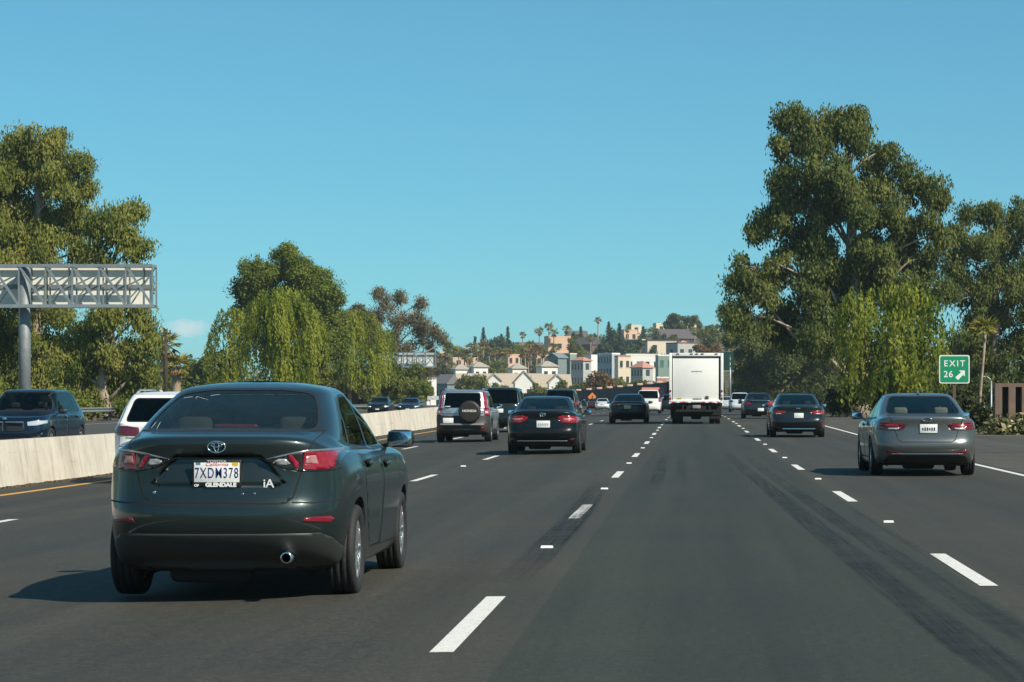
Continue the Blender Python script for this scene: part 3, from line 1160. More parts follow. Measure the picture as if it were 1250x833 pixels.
def fleet():
    # ---- grey sedan on the right
    S = sedan_S(4.85, 1.86, 1.465, P_GREY, lod=1, gap=.010, lightseats=True, lidz=.60, deck=1.075, lip=1.04, yrw0=.60, yrw1=1.50, wr=.93,
                lid=[(-.66, 1.06), (.66, 1.06), (.60, .93), (.55, .80), (.50, .64), (.44, .595), (-.44, .595), (-.50, .64), (-.55, .80), (-.60, .93)],
                lamps=[('taillight', [(.36, .885), (.48, .925), (.70, .935), (.93, .945), (.93, .83), (.72, .80), (.56, .80), (.44, .805)], M_REDDARK, .006),
                       ('reverse_lamp', [(.47, .845), (.68, .84), (.66, .808), (.50, .812)], M_CLEAR, .010),
                       ('red_lamp_lens', [(.50, .90), (.80, .91), (.78, .87), (.48, .865)], M_REDLENS, .010),
                       ('bumper_reflector', [(.42, .405), (.62, .44), (.70, .455), (.70, .415), (.60, .395)], M_REDLENS, .004)],
                trims=[('rear_valance', [(-.60, .385), (.60, .385), (.68, .36), (.78, .2), (.78, .1), (-.78, .1), (-.78, .2), (-.68, .36)], 'y',
                        lambda c, n: c.y < .8 and n.y < .5, M_TRIM)])
    rt = make_car('sedan', 'gunmetal grey sedan with cream headrests, nearest car in the rightmost lane', 'car', S)
    root, ob = rt
    place(rt, 4.10, 42.6)
    lid = ob['trunk_lid'][0]
    plate(lid, 0.03, surf_y(ob, 'trunk_lid', 0, .83) - .008, .83, '8LRT204' if False else None)
    bl = mat('plate_blue', (.02, .03, .13), .5)
    b = MB()
    for k in range(6): b.box((.03 - .10 + k * .04, surf_y(ob, 'trunk_lid', 0, .83) - .021, .822), (.022, .003, .055 if k % 3 else .04), 0)
    b.build('plate_lettering', bl, lid)
    strip_box(root, 'chrome_strip', -.62, .62, .385, .402, -.012, M_CHROME)
    e = MB()
    e.lathe([(-.006, .085), (.006, .085), (.006, .068), (-.006, .068)], 28, 'Y', (0, 0, 0), closed=True)
    o = e.build('emblem', M_CHROME, lid, (0, surf_y(ob, 'trunk_lid', 0, .985) - .012, .985))
    o.scale = (1, 1, .42)
    a = MB()
    a.add([(-.02, 1.6, 1.44), (.02, 1.6, 1.44), (-.012, 1.86, 1.45), (.012, 1.86, 1.45), (0, 1.62, 1.525)], [(0, 1, 4), (1, 3, 4), (3, 2, 4), (2, 0, 4), (0, 2, 3, 1)], 0)
    a.build('antenna', P_GREY, root)

    # ---- black sedan ahead in our left lane
    S = sedan_S(4.88, 1.84, 1.455, P_BLACK, lod=1, gap=.008, deck=1.10, lip=1.07, lidz=.60, yrw0=.55, yrw1=1.40, wr=.94,
                lid=[(-.64, 1.085), (.64, 1.085), (.60, .97), (.56, .80), (.52, .63), (.46, .595), (-.46, .595), (-.52, .63), (-.56, .80), (-.60, .97)],
                lamps=[('taillight', [(.36, .92), (.50, .965), (.74, .955), (.93, .90), (.93, .80), (.74, .775), (.56, .775), (.42, .83)], M_REDLENS, .006),
                       ('lamp_reflector', [(.50, .90), (.72, .90), (.82, .865), (.70, .84), (.50, .85)], mat('lamp_pink', (.62, .22, .25), .2, .3, 1.0), .01),
                       ('bumper_reflector', [(.64, .37), (.76, .40), (.80, .37), (.70, .345)], M_REDDARK, .004)],
                trims=[('rear_valance', [(-.60, .34), (.60, .34), (.78, .2), (.78, .1), (-.78, .1), (-.78, .2)], 'y', lambda c, n: c.y < .8 and n.y < .5, M_TRIM)])
    rt = make_car('sedan', 'black sedan with wide red tail lamps and white plate, beside the silver spare-wheel suv', 'car', S)
    root, ob = rt
    place(rt, -3.66, 60.7)
    lid = ob['trunk_lid'][0]
    y = surf_y(ob, 'trunk_lid', 0, .75) - .008
    plate(lid, .02, y, .75, frame=False, w=.33, h=.17)
    b = MB()
    for k in range(6): b.box((-.09 + k * .044, y - .0125, .745), (.024, .004, .05), 0)
    b.build('plate_lettering', mat('plate_grey', (.35, .36, .4), .5), lid)
    e = MB()
    e.lathe([(-.006, .075), (.006, .075), (.006, .058), (-.006, .058)], 28, 'Y', closed=True)
    e.box((0, 0, .03), (.1, .012, .016))
    e.box((0, 0, -.01), (.018, .012, .1))
    o = e.build('emblem', M_CHROME, lid, (0, surf_y(ob, 'trunk_lid', 0, .98) - .012, .985))
    o.scale = (1, 1, .65)
    strip_box(root, 'chrome_strip', -.62, .62, .325, .345, -.012, mat('dull_chrome', (.35, .36, .36), .3, .8))

    # ---- silver suv with the spare wheel
    S = suv_S(4.55, 1.78, 1.69, P_SILVER, lod=1, gap=.010, bump=.36, lidz=.62, belt=1.06, yrw0=.08, yrw1=.30, roofw=.78, wr=.95,
              rwin=rounded([(-.58, 1.12), (.58, 1.12), (.545, 1.565), (-.545, 1.565)], .05), cladding=True, sill=.42,
              lamps=[('taillight', [(.70, .86), (.84, .86), (.86, 1.05), (.72, 1.62), (.62, 1.62), (.68, 1.15)], M_REDLENS, .012),
                     ('reverse_lamp', [(.715, .93), (.80, .93), (.80, 1.0), (.715, 1.0)], M_CLEAR, .018),
                     ('bumper_reflector', [(.55, .44), (.72, .44), (.72, .49), (.55, .49)], M_REDLENS, .02)],
              trims=[('rear_bumper', [(-.95, .10), (.95, .10), (.95, .86), (-.95, .86)], 'y', lambda c, n: c.y < .5 and n.y < .6, M_CLAD)],
              lid=[(-.66, .90), (.66, .90), (.665, 1.06), (.58, 1.63), (-.58, 1.63), (-.665, 1.06)])
    rt = make_car('suv', 'silver suv with a covered spare wheel on its tailgate and tall red pillar lamps', 'suv', S)
    root, ob = rt
    place(rt, -7.30, 78.5)
    c = MB()
    c.lathe([(.0, .001), (-.004, .27), (.0, .31), (.04, .352), (.14, .358), (.20, .35)], 40, 'Y', (.25, -.16, .98))
    c.lathe([(.20, .35), (.20, .001)], 40, 'Y', (.25, -.16, .98))
    o = c.build('spare_wheel_cover', mat('spare_cover', (.020, .018, .014), .55, var=.2), root)
    text('cover_lettering', 'HONDA', o, (.25, -.172, 1.005), .105, mat('cover_white', (.62, .6, .52), .5), 1.15, bold=.004, depth=.004)
    plate(root, -.44, -.02, .70, w=.33, h=.16)
    strip_box(root, 'bumper_step', -.70, .70, .545, .60, -.035, mat('grey_step', (.22, .23, .23), .5), .07, .015)
    strip_box(root, 'roof_rail', -.62, -.58, 1.69, 1.725, 1.6, P_SILVER, 1.9, .01)
    strip_box(root, 'roof_rail', .58, .62, 1.69, 1.725, 1.6, P_SILVER, 1.9, .01)
    strip_box(root, 'badge', -.60, -.33, .985, 1.0, .035, mat('dull_chrome', (.35, .36, .36), .3, .8), .02, .004)
    a = MB()
    a.tube([(.42, .35, 1.66), (.42, .22, 2.15)], .006, 6)
    a.build('antenna', M_TRIM, root)
    strip_box(root, 'window_sticker', -.54, -.38, 1.135, 1.16, .055, M_PLATE, .01, .002)

    # ---- dark suv just ahead of it
    S = suv_S(4.8, 1.93, 1.80, P_DKGREEN, lod=2, belt=1.08, lidz=.64, yrw0=.12, yrw1=.50,
              lamps=[('taillight', [(.68, 1.02), (.78, 1.16), (.95, 1.18), (.95, 1.0), (.80, .96)], M_REDLENS, .012),
                     ('lamp_reflector', [(.76, 1.09), (.84, 1.12), (.85, 1.03), (.78, 1.02)], mat('lamp_pink', (.62, .22, .25), .2, .3, 1.0), .018)])
    rt = make_car('suv', 'dark green-black suv with round red lamp, half hidden behind the silver spare-wheel suv', 'suv', S)
    place(rt, -7.55, 97)
    plate(rt[0], 0, .03, .86)
    # ---- roof of another suv ahead of the black sedan
    S = suv_S(4.9, 1.95, 1.74, P_TEAL, lod=2, belt=1.05,
              lamps=[('taillight', [(.66, .92), (.70, 1.06), (.95, 1.06), (.95, .92)], M_REDLENS, .012)])
    rt = make_car('suv', 'black suv showing only its roof above the black sedan with the white plate', 'suv', S)
    place(rt, -6.75, 127)
    plate(rt[0], 0, .03, .84)

    # ---- black sedan left of the truck
    S = sedan_S(4.9, 1.90, 1.43, P_BLACK, lod=2, deck=1.05, lip=1.02, belt=.94,
                lamps=[('taillight', [(.40, .88), (.50, .935), (.95, .93), (.95, .84), (.60, .84)], M_REDDARK, .006)], rglass=M_GLASSD)
    rt = make_car('sedan', 'black low sedan with yellowish plate between the diamond sign and the box truck', 'car', S)
    root, ob = rt
    place(rt, -3.0, 118)
    strip_box(root, 'chrome_strip', -.50, .75, .905, .93, -.01, M_CHROME)
    plate(root, -.03, -.008, .78, m=M_PLATEY, frame=False, w=.33, h=.17)
    # ---- white suv
    S = suv_S(5.15, 2.02, 1.90, P_WHITE, lod=2, belt=1.18, roofw=.78, yrw0=.06, yrw1=.26, lidz=.68, wr=.96,
              lamps=[('taillight', [(.80, .95), (.80, 1.32), (.97, 1.32), (.97, .95)], M_REDLENS, .012)])
    rt = make_car('suv', 'large white suv with dark rear window just left of the box truck', 'suv', S)
    place(rt, -3.35, 195)
    plate(rt[0], 0, .0, .92)
    # ---- dark car squeezed between white suv and truck
    S = suv_S(4.6, 1.86, 1.62, P_TEAL, lod=2, belt=1.0, lamps=[('taillight', [(.66, .92), (.70, 1.04), (.95, 1.04), (.95, .92)], M_REDLENS, .012)])
    rt = make_car('hatchback', 'dark teal car glimpsed between the white suv and the box truck', 'car', S)
    place(rt, -1.9, 232)
    plate(rt[0], 0, .02, .80)
    # ---- far white and far dark red cars by the wall
    S = sedan_S(4.6, 1.8, 1.47, P_PEARL, lod=2, lamps=[('taillight', [(.52, .80), (.55, .92), (.92, .92), (.92, .80)], M_REDLENS, .008)])
    rt = make_car('sedan', 'small pale silver car far ahead under the dark retaining wall', 'car', S)
    place(rt, -10.75, 300, .03)
    plate(rt[0], 0, -.01, .75)
    S = sedan_S(4.6, 1.8, 1.46, paint('dark_red_paint', (.05, .012, .014), .3), lod=2, lamps=[('taillight', [(.45, .80), (.5, .92), (.92, .92), (.92, .80)], M_REDLENS, .008)])
    rt = make_car('sedan', 'dark reddish car far ahead, half hidden at the foot of the diamond sign', 'car', S)
    place(rt, -12.7, 322, .05)

    # ---- right lane queue
    S = sedan_S(4.87, 1.85, 1.475, P_TEAL, lod=1, gap=.009, deck=1.07, lip=1.03, lidz=.58, wr=.94, yrw0=.58, yrw1=1.5,
                lamps=[('taillight', [(.40, .84), (.50, .875), (.74, .89), (.95, .89), (.95, .79), (.74, .765), (.52, .765)], M_REDLENS, .006),
                       ('lamp_reflector', [(.58, .80), (.74, .80), (.72, .775), (.58, .775)], M_CLEAR, .010),
                       ('corner_reflector', [(.73, .36), (.83, .36), (.85, .56), (.76, .56)], M_REDDARK, .004)],
                trims=[('rear_valance', [(-.56, .26), (.56, .26), (.66, .1), (-.66, .1)], 'y', lambda c, n: c.y < .8 and n.y < .5, M_TRIM)],
                lid=[(-.64, 1.06), (.64, 1.06), (.58, .90), (.54, .76), (.50, .62), (.44, .59), (-.44, .59), (-.50, .62), (-.54, .76), (-.58, .90)])
    rt = make_car('sedan', 'dark teal sedan with tall red corner reflectors, next ahead of the grey sedan', 'car', S)
    root, ob = rt
    place(rt, 3.55, 81)
    lid = ob['trunk_lid'][0]
    plate(lid, .02, surf_y(ob, 'trunk_lid', 0, .725) - .008, .725, frame=False, w=.31, h=.16)
    strip_box(lid, 'badge', -.07, .07, .945, .975, surf_y(ob, 'trunk_lid', 0, .96) - .008, M_CHROME)
    strip_box(root, 'chrome_strip', -.52, .56, .27, .305, -.012, M_CHROME)
    S = sedan_S(4.85, 1.83, 1.46, P_SLATE, lod=2, deck=1.06, lip=1.03,
                lamps=[('taillight', [(.40, .82), (.50, .90), (.80, .98), (.93, .96), (.93, .80), (.60, .76)], M_REDLENS, .008)])
    rt = make_car('sedan', 'slate grey sedan with a low bumper plate between the dark teal sedan and silver suv', 'car', S)
    root, ob = rt
    place(rt, 3.80, 137)
    plate(root, .12, -.02, .50, frame=False, w=.34, h=.17)
    strip_box(root, 'chrome_strip', -.45, .50, .985, 1.01, .02, M_CHROME)
    S = suv_S(4.75, 1.90, 1.73, P_PEARL, lod=2, belt=1.07, yrw0=.16, yrw1=.62,
              lamps=[('taillight', [(.58, .92), (.66, 1.04), (.80, 1.06), (.95, 1.02), (.95, .90), (.72, .88)], M_REDDARK, .012)])
    rt = make_car('suv', 'silver suv with dark rear window, ahead of the slate grey sedan', 'suv', S)
    place(rt, 4.35, 217)
    plate(rt[0], .1, .01, .86, m=M_TRIM, w=.4, h=.2)
    S = sedan_S(4.7, 1.80, 1.46, P_PEARL, lod=2, lamps=[('taillight', [(.45, .80), (.5, .92), (.92, .92), (.92, .80)], M_REDLENS, .008)])
    rt = make_car('sedan', 'silver car peeking out between the box truck and the silver suv', 'car', S)
    place(rt, 3.72, 255)
    plate(rt[0], 0, -.01, .72)

    # ---- white suv beyond the nearest sedan
    S = suv_S(4.66, 1.89, 1.63, P_WHITE, lod=1, gap=.010, belt=1.03, lidz=.62, yrw0=.14, yrw1=.62, roofw=.72, wr=.93,
              rwin=rounded([(-.64, 1.10), (.64, 1.10), (.55, 1.49), (-.55, 1.49)], .06),
              lamps=[('taillight', [(.36, .83), (.40, .98), (.60, 1.01), (.95, 1.01), (.95, .85)], M_REDDARK, .008)],
              trims=[('rear_valance', [(-.95, .10), (.95, .10), (.95, .36), (-.95, .36)], 'y', lambda c, n: c.y < .5 and n.y < .6, M_CLAD)])
    rt = make_car('suv', 'white suv with dark red lamps in the leftmost lane, half behind the nearest sedan', 'suv', S)
    root, ob = rt
    place(rt, -9.42, 43.6)
    strip_box(root, 'badge', -.62, -.42, .78, .815, .03, M_CHROME, .012, .003)
    plate(root, 0, .02, .78)
    for s in (-1, 1):
        b = MB()
        b.tube([(s * .60, .9, 1.60), (s * .61, 1.2, 1.655), (s * .61, 2.3, 1.66), (s * .60, 2.7, 1.61)], .02, 6)
        b.build('roof_rail', P_SILVER, root)

    # ---- oncoming traffic
    S = suv_S(4.92, 2.0, 1.76, P_BLUE, lod=1, gap=.009, belt=1.10, hood=1.02, cowl=1.15, ywf=2.75, ycowl=3.45, yrw0=.18, yrw1=.75, roofw=.68, sglass=M_GLASS, r=.375, lidz=.66, fbow=.7,
              mirror=(1.06, 3.25, 1.17),
              front_lamps=[('headlight', [(.58, .80), (.56, .90), (.74, .93), (.97, .94), (.97, .86), (.80, .81)], M_HEADL, .006),
                           ('grille', [(.03, .66), (.46, .66), (.50, .74), (.48, .90), (.04, .90)], M_TRIM, .004),
                           ('lower_intake', [(-.55, .26), (.55, .26), (.62, .42), (.50, .50), (-.50, .50), (-.62, .42)], M_TRIM, .004),
                           ('side_intake', [(.66, .38), (.90, .42), (.90, .56), (.70, .52)], M_TRIM, .004)])
    rt = make_car('suv', 'dark blue oncoming suv with silver grille frame beyond the median barrier', 'suv', S)
    root, ob = rt
    o = place(rt, -17.2, 62.5 + 4.92, math.pi)
    o.location = (-17.45, 67.4, road_z(-17.2, 65) + .004)
    yf = 4.93
    strip_box(root, 'grille_frame', -.50, -.03, .885, .915, yf, M_CHROME, .05)
    strip_box(root, 'grille_frame', .03, .50, .885, .915, yf, M_CHROME, .05)
    b = MB()
    for s in (-1, 1): b.rbox((s * .80, 4.72, .60), (.26, .08, .03), .01)
    b.build('chrome_strip', M_CHROME, root)
    strip_box(root, 'badge', -.05, .05, .955, 1.02, yf - .05, M_CHROME, .03)
    for i, (x, Y, lb) in enumerate(((-26.4, 207, 'black oncoming sedan with headlights on, left of the far pair'),
                                    (-23.85, 207, 'black oncoming sedan with headlights on, right of the far pair'))):
        S = sedan_S(4.8, 1.84, 1.50 if i == 0 else 1.42, P_BLACK if i == 0 else P_TEAL, lod=2,
                    front_lamps=[('headlight', [(.56, .62), (.56, .72), (.95, .75), (.95, .64)], M_HEADL, .01),
                                 ('grille', [(-.4, .42), (.4, .42), (.42, .66), (-.42, .66)], M_LAMPBLACK, .006)])
        rt = make_car('sedan', lb, 'car', S)
        rt[0].location = (x, Y + 4.8, road_z(-20, Y) + .004)
        rt[0].rotation_euler = (0, 0, math.pi)
        strip_box(rt[0], 'front_plate', -.16, .16, .40, .50, 4.80, M_PLATE, .03)


def truck():
    root = empty('box_truck', (0.26, 113, road_z(0, 113)), 0,
                 'white box truck with closed roll-up rear door in the middle lane', 'truck')
    WT = mat('truck_white', (.80, .79, .74), .45, var=.05, vscale=1.2, bump=.02)
    DOOR = mat('truck_door_white', (.80, .79, .74), .5, var=.04, vscale=.8, var2=(.82, .81, .76))
    b = MB()
    w, h0, h1, L = 1.245, 1.02, 3.27, 6.2
    b.box((-w + .03, L / 2, (h0 + h1) / 2), (.06, L, h1 - h0))
    b.box((w - .03, L / 2, (h0 + h1) / 2), (.06, L, h1 - h0))
    b.box((0, L / 2, h1 - .025), (w * 2 - .12, L, .05))
    b.box((0, L / 2, h0 + .05), (w * 2 - .12, L, .10))
    b.box((0, L - .03, (h0 + h1) / 2), (w * 2 - .12, .06, h1 - h0 - .16))
    b.build('cargo_box', WT, root)
    f = MB()
    f.rbox((-w + .06, -.01, (h0 + h1) / 2), (.125, .05, h1 - h0), .01)
    f.rbox((w - .06, -.01, (h0 + h1) / 2), (.125, .05, h1 - h0), .01)
    f.rbox((0, -.01, h1 - .075), (2 * w - .26, .05, .15), .01)
    f.rbox((0, -.012, h0 + .03), (2 * w - .26, .05, .10), .01)
    f.build('rear_frame', WT, root)
    g = MB()
    g.box((0, .055, h1 - .18), (2 * w - .27, .06, .045))
    g.box((w - .155, .05, (h0 + h1) / 2 - .02), (.05, .06, h1 - h0 - .3))
    g.build('door_seal', M_TRIM, root)
    d = MB()
    z0, z1 = h0 + .09, h1 - .21
    d.rbox((-.02, .06, (z0 + z1) / 2), (2 * w - .36, .035, z1 - z0), .008)
    o = d.build('roll_up_door', DOOR, root)
    t = MB()
    for k in range(9): t.box((-.20 + k * .055, .038, 2.42), (.036, .006, .035 if k not in (4,) else .05))
    t.build('door_lettering', mat('door_mark', (.06, .06, .06), .6), o)
    hd = MB()
    hd.rbox((.50, .02, h0 + .20), (.16, .07, .16), .03)
    hd.build('door_latch', mat('latch_steel', (.12, .12, .11), .5, .5), o)
    hd = MB()
    hd.rbox((.05, .03, h0 + .13), (.40, .04, .06), .01)
    hd.build('door_handle', mat('latch_steel', (.12, .12, .11), .5, .5), o)
    hd = MB()
    hd.rbox((-.78, .03, h0 + .16), (.20, .03, .05), .01)
    hd.build('door_plate', mat('latch_brass', (.5, .3, .1), .5), o)
    for x in (-.85, -.22, .02, .28, .92):
        m = MB()
        m.rbox((x, -.045, h1 - .045), (.14, .03, .045), .012)
        m.build('marker_lamp', mat('marker_dark', (.03, .008, .008), .3), root)
    for s in (-1, 1):
        for z in (1.52, 1.34, 1.18):
            m = MB()
            m.rbox((s * (w - .06), -.045, z), (.075, .03, .10), .015)
            m.build('taillight' if z != 1.34 else 'reverse_lamp', M_REDLENS if z != 1.34 else M_CLEAR, root)
    m = MB()
    for k in range(10):
        m.box((-1.10 + k * .26 if k < 4 else (.32 + (k - 4) * .17), -.04, h0 - .01), (.14 if k < 4 else .12, .02, .05), 0, k % 2)
    m.build('reflective_tape', [mat('tape_red', (.5, .02, .03), .4), mat('tape_white', (.75, .75, .75), .4)], root)
    u = MB()
    u.box((0, .12, .90), (2 * w - .1, .12, .14))
    u.box((0, 3.0, .72), (.9, 6.0, .22))
    u.box((0, -.02, .62), (1.9, .1, .10))
    for s in (-1, 1): u.box((s * .62, -.0, .74), (.08, .1, .24))
    for s in (-1, 1): u.box((s * .9, .9, .55), (.55, .02, .62))
    u.box((-.95, 2.4, .62), (.5, 1.2, .5))
    u.box((0, 1.1, .66), (2.2, .5, .5))
    u.box((0, 5.8, .62), (2.3, .3, .62))
    u.rbox((0, 1.75, .42), (.5, .5, .42), .1)
    u.build('chassis', M_UNDER, root)
    plate(root, .02, -.08, .80, m=mat('plate_dirty', (.25, .25, .24), .6), w=.36, h=.15, frame=False)
    mf = MB()
    mf.add([(.78, 1.0, .93), (1.16, .98, .93), (1.16, .96, .22), (1.0, .97, .22), (.80, .99, .55)], [(0, 1, 2, 3, 4)])
    mf.add([(.78, 1.02, .93), (1.16, 1.0, .93), (1.16, .98, .22), (1.0, .99, .22), (.80, 1.01, .55)], [(4, 3, 2, 1, 0)])
    mf.build('mud_flap', mat('mud_flap', (.25, .23, .19), .8, var=.3), root)
    # cab
    c = MB()
    c.rbox((0, L + 1.15, 1.55), (2.1, 1.9, 1.7), .18)
    c.rbox((0, L + 2.3, 1.15), (1.95, .9, .95), .18)
    cab = c.build('cab', WT, root)
    c = MB()
    c.rbox((0, L + 2.05, 1.95), (1.8, .35, .62), .05)
    for s in (-1, 1): c.rbox((s * 1.0, L + 1.2, 1.9), (.12, .9, .6), .05)
    c.build('cab_window', M_LAMPBLACK, cab)
    for s in (-1, 1):
        c = MB()
        c.rbox((s * 1.33, L + 1.75, 1.75), (.2, .1, .55), .04)
        c.beam((s * 1.0, L + 1.75, 1.95), (s * 1.3, L + 1.75, 1.95), .04)
        c.build('side_mirror', M_TRIM, root)
    for s in (-1, 1):
        wheel(root, s * 1.0, 1.75, .42, .24, s, 8)
        wheel(root, s * .73, 1.75, .42, .24, s, 8)
        wheel(root, s * .92, L + 1.9, .42, .26, s, 8)
# ------------------------------------------------------------------ ground, road, markings
def terrain(u, Y):
    """height of the land; u is measured from the road centre line"""
    z = road_z(max(-34.5, min(9.6, u)), Y) - .06
    if u > 9.8:
        z -= 2.6 * sstep(10.5, 24, u) * sstep(95, 120, Y) * (1 - sstep(420, 560, Y))
    if u < -35:
        z += 0.9 * sstep(35, 46, -u)
    x = u + bend(min(Y, 700))
    e = sstep(640, 1010, Y) * (1 - .85 * sstep(70, 150, -x - 30)) * (1 - .8 * sstep(25, 160, x))
    e *= 1 - .42 * sstep(-10, 110, -x)
    z += 31 * e
    z -= 4 * sstep(1030, 1500, Y)
    return z


def ground_pt(x, Y):
    return Vector((x, Y, terrain(x - bend(min(Y, 700)), Y)))


def grid_mesh(name, us, Ys, zf, m, smooth=True):
    vs = [(u + bend(min(Y, 700)), Y, zf(u, Y)) for Y in Ys for u in us]
    n = len(us)
    fs = [(j * n + i, j * n + i + 1, (j + 1) * n + i + 1, (j + 1) * n + i) for j in range(len(Ys) - 1) for i in range(n - 1)]
    me = bpy.data.meshes.new(name)
    me.from_pydata(vs, [], fs)
    me.polygons.foreach_set('use_smooth', [smooth] * len(fs))
    me.update()
    return link_mesh(name, me, m)


def noise_node(nt, vec, scale, detail=5, rough=.6):
    n = nt.nodes.new('ShaderNodeTexNoise')
    n.inputs['Scale'].default_value = scale
    n.inputs['Detail'].default_value = detail
    n.inputs['Roughness'].default_value = rough
    nt.links.new(vec, n.inputs['Vector'])
    return n.outputs['Fac']


def ramp(nt, fac, stops):
    r = nt.nodes.new('ShaderNodeValToRGB')
    el = r.color_ramp.elements
    while len(el) < len(stops): el.new(.5)
    for e, (p, c) in zip(el, stops):
        e.position = p
        e.color = (*c, 1) if len(c) == 3 else c
    nt.links.new(fac, r.inputs['Fac'])
    return r.outputs['Color']


def mixc(nt, a, b, fac, mode='MIX'):
    m = nt.nodes.new('ShaderNodeMix')
    m.data_type = 'RGBA'
    m.blend_type = mode
    if isinstance(fac, (int, float)): m.inputs[0].default_value = fac
    else: nt.links.new(fac, m.inputs[0])
    for s, v in ((6, a), (7, b)):
        if isinstance(v, tuple): m.inputs[s].default_value = (*v, 1)
        else: nt.links.new(v, m.inputs[s])
    return m.outputs[2]


def mathn(nt, op, a, b=None):
    m = nt.nodes.new('ShaderNodeMath')
    m.operation = op
    for i, v in enumerate((a, b)):
        if v is None: continue
        if isinstance(v, (int, float)): m.inputs[i].default_value = v
        else: nt.links.new(v, m.inputs[i])
    return m.outputs[0]


def asphalt(name, base, warm, lanes=None, lane_w=3.43):
    m = bpy.data.materials.new(name)
    m.use_nodes = True
    nt = m.node_tree
    b = nt.nodes['Principled BSDF']
    g = nt.nodes.new('ShaderNodeTexCoord')
    sep = nt.nodes.new('ShaderNodeSeparateXYZ')
    nt.links.new(g.outputs['Object'], sep.inputs[0])
    X = sep.outputs['X']
    # long streaks along the travel direction
    mp = nt.nodes.new('ShaderNodeMapping')
    mp.inputs['Scale'].default_value = (1.6, .035, 1)
    nt.links.new(g.outputs['Object'], mp.inputs[0])
    streak = noise_node(nt, mp.outputs[0], 1.0, 6, .7)
    patch = noise_node(nt, g.outputs['Object'], .35, 5, .6)
    fine = noise_node(nt, g.outputs['Object'], 42, 4, .85)
    col = mixc(nt, base, warm, ramp(nt, patch, [(.35, (0, 0, 0)), (.65, (1, 1, 1))]))
    col = mixc(nt, col, ramp(nt, streak, [(.3, (.72, .74, .75)), (.7, (1.18, 1.17, 1.15))]), 1.0, 'MULTIPLY')
    col = mixc(nt, col, ramp(nt, fine, [(.28, (.42, .42, .42)), (.5, (.95, .95, .95)), (.72, (1.85, 1.83, 1.78))]), 1.0, 'MULTIPLY')
    grain = noise_node(nt, g.outputs['Object'], 13, 4, .75)
    col = mixc(nt, col, ramp(nt, grain, [(.30, (.74, .74, .74)), (.5, (1, 1, 1)), (.70, (1.30, 1.29, 1.27))]), 1.0, 'MULTIPLY')
    spots = noise_node(nt, g.outputs['Object'], 2.6, 6, .8)
    col = mixc(nt, col, ramp(nt, spots, [(.27, (.62, .64, .65)), (.36, (1, 1, 1)), (.68, (1, 1, 1)), (.78, (1.2, 1.19, 1.16))]), 1.0, 'MULTIPLY')
    if lanes:
        # darker oil band in the middle of each lane and polished wheel tracks
        t = mathn(nt, 'DIVIDE', mathn(nt, 'ADD', X, 1.30), lane_w)
        fr = mathn(nt, 'FRACT', t)
        d = mathn(nt, 'ABSOLUTE', mathn(nt, 'SUBTRACT', fr, .5))
        band = ramp(nt, d, [(.0, (.80, .83, .84)), (.13, (.93, .95, .96)), (.24, (1.04, 1.04, 1.04)), (.36, (.98, .99, .99)), (.5, (1.05, 1.04, 1.02))])
        col = mixc(nt, col, band, .8, 'MULTIPLY')
        # the middle lane was resurfaced: a cooler, greener mix
        mid = mathn(nt, 'MULTIPLY', mathn(nt, 'GREATER_THAN', X, -.95), mathn(nt, 'LESS_THAN', X, 2.0))
        col = mixc(nt, col, mixc(nt, col, (.76, .88, .84), 1.0, 'MULTIPLY'), mid)
    nt.links.new(col, b.inputs['Base Color'])
    b.inputs['Roughness'].default_value = .82
    b.inputs['Specular IOR Level'].default_value = .35
    bp = nt.nodes.new('ShaderNodeBump')
    bp.inputs['Strength'].default_value = .35
    bp.inputs['Distance'].default_value = .01
    nt.links.new(fine, bp.inputs['Height'])
    nt.links.new(bp.outputs[0], b.inputs['Normal'])
    return m


LANES = {'L3': -8.2, 'L2': -4.75, 'L1': -1.30, 'R1': 2.114}


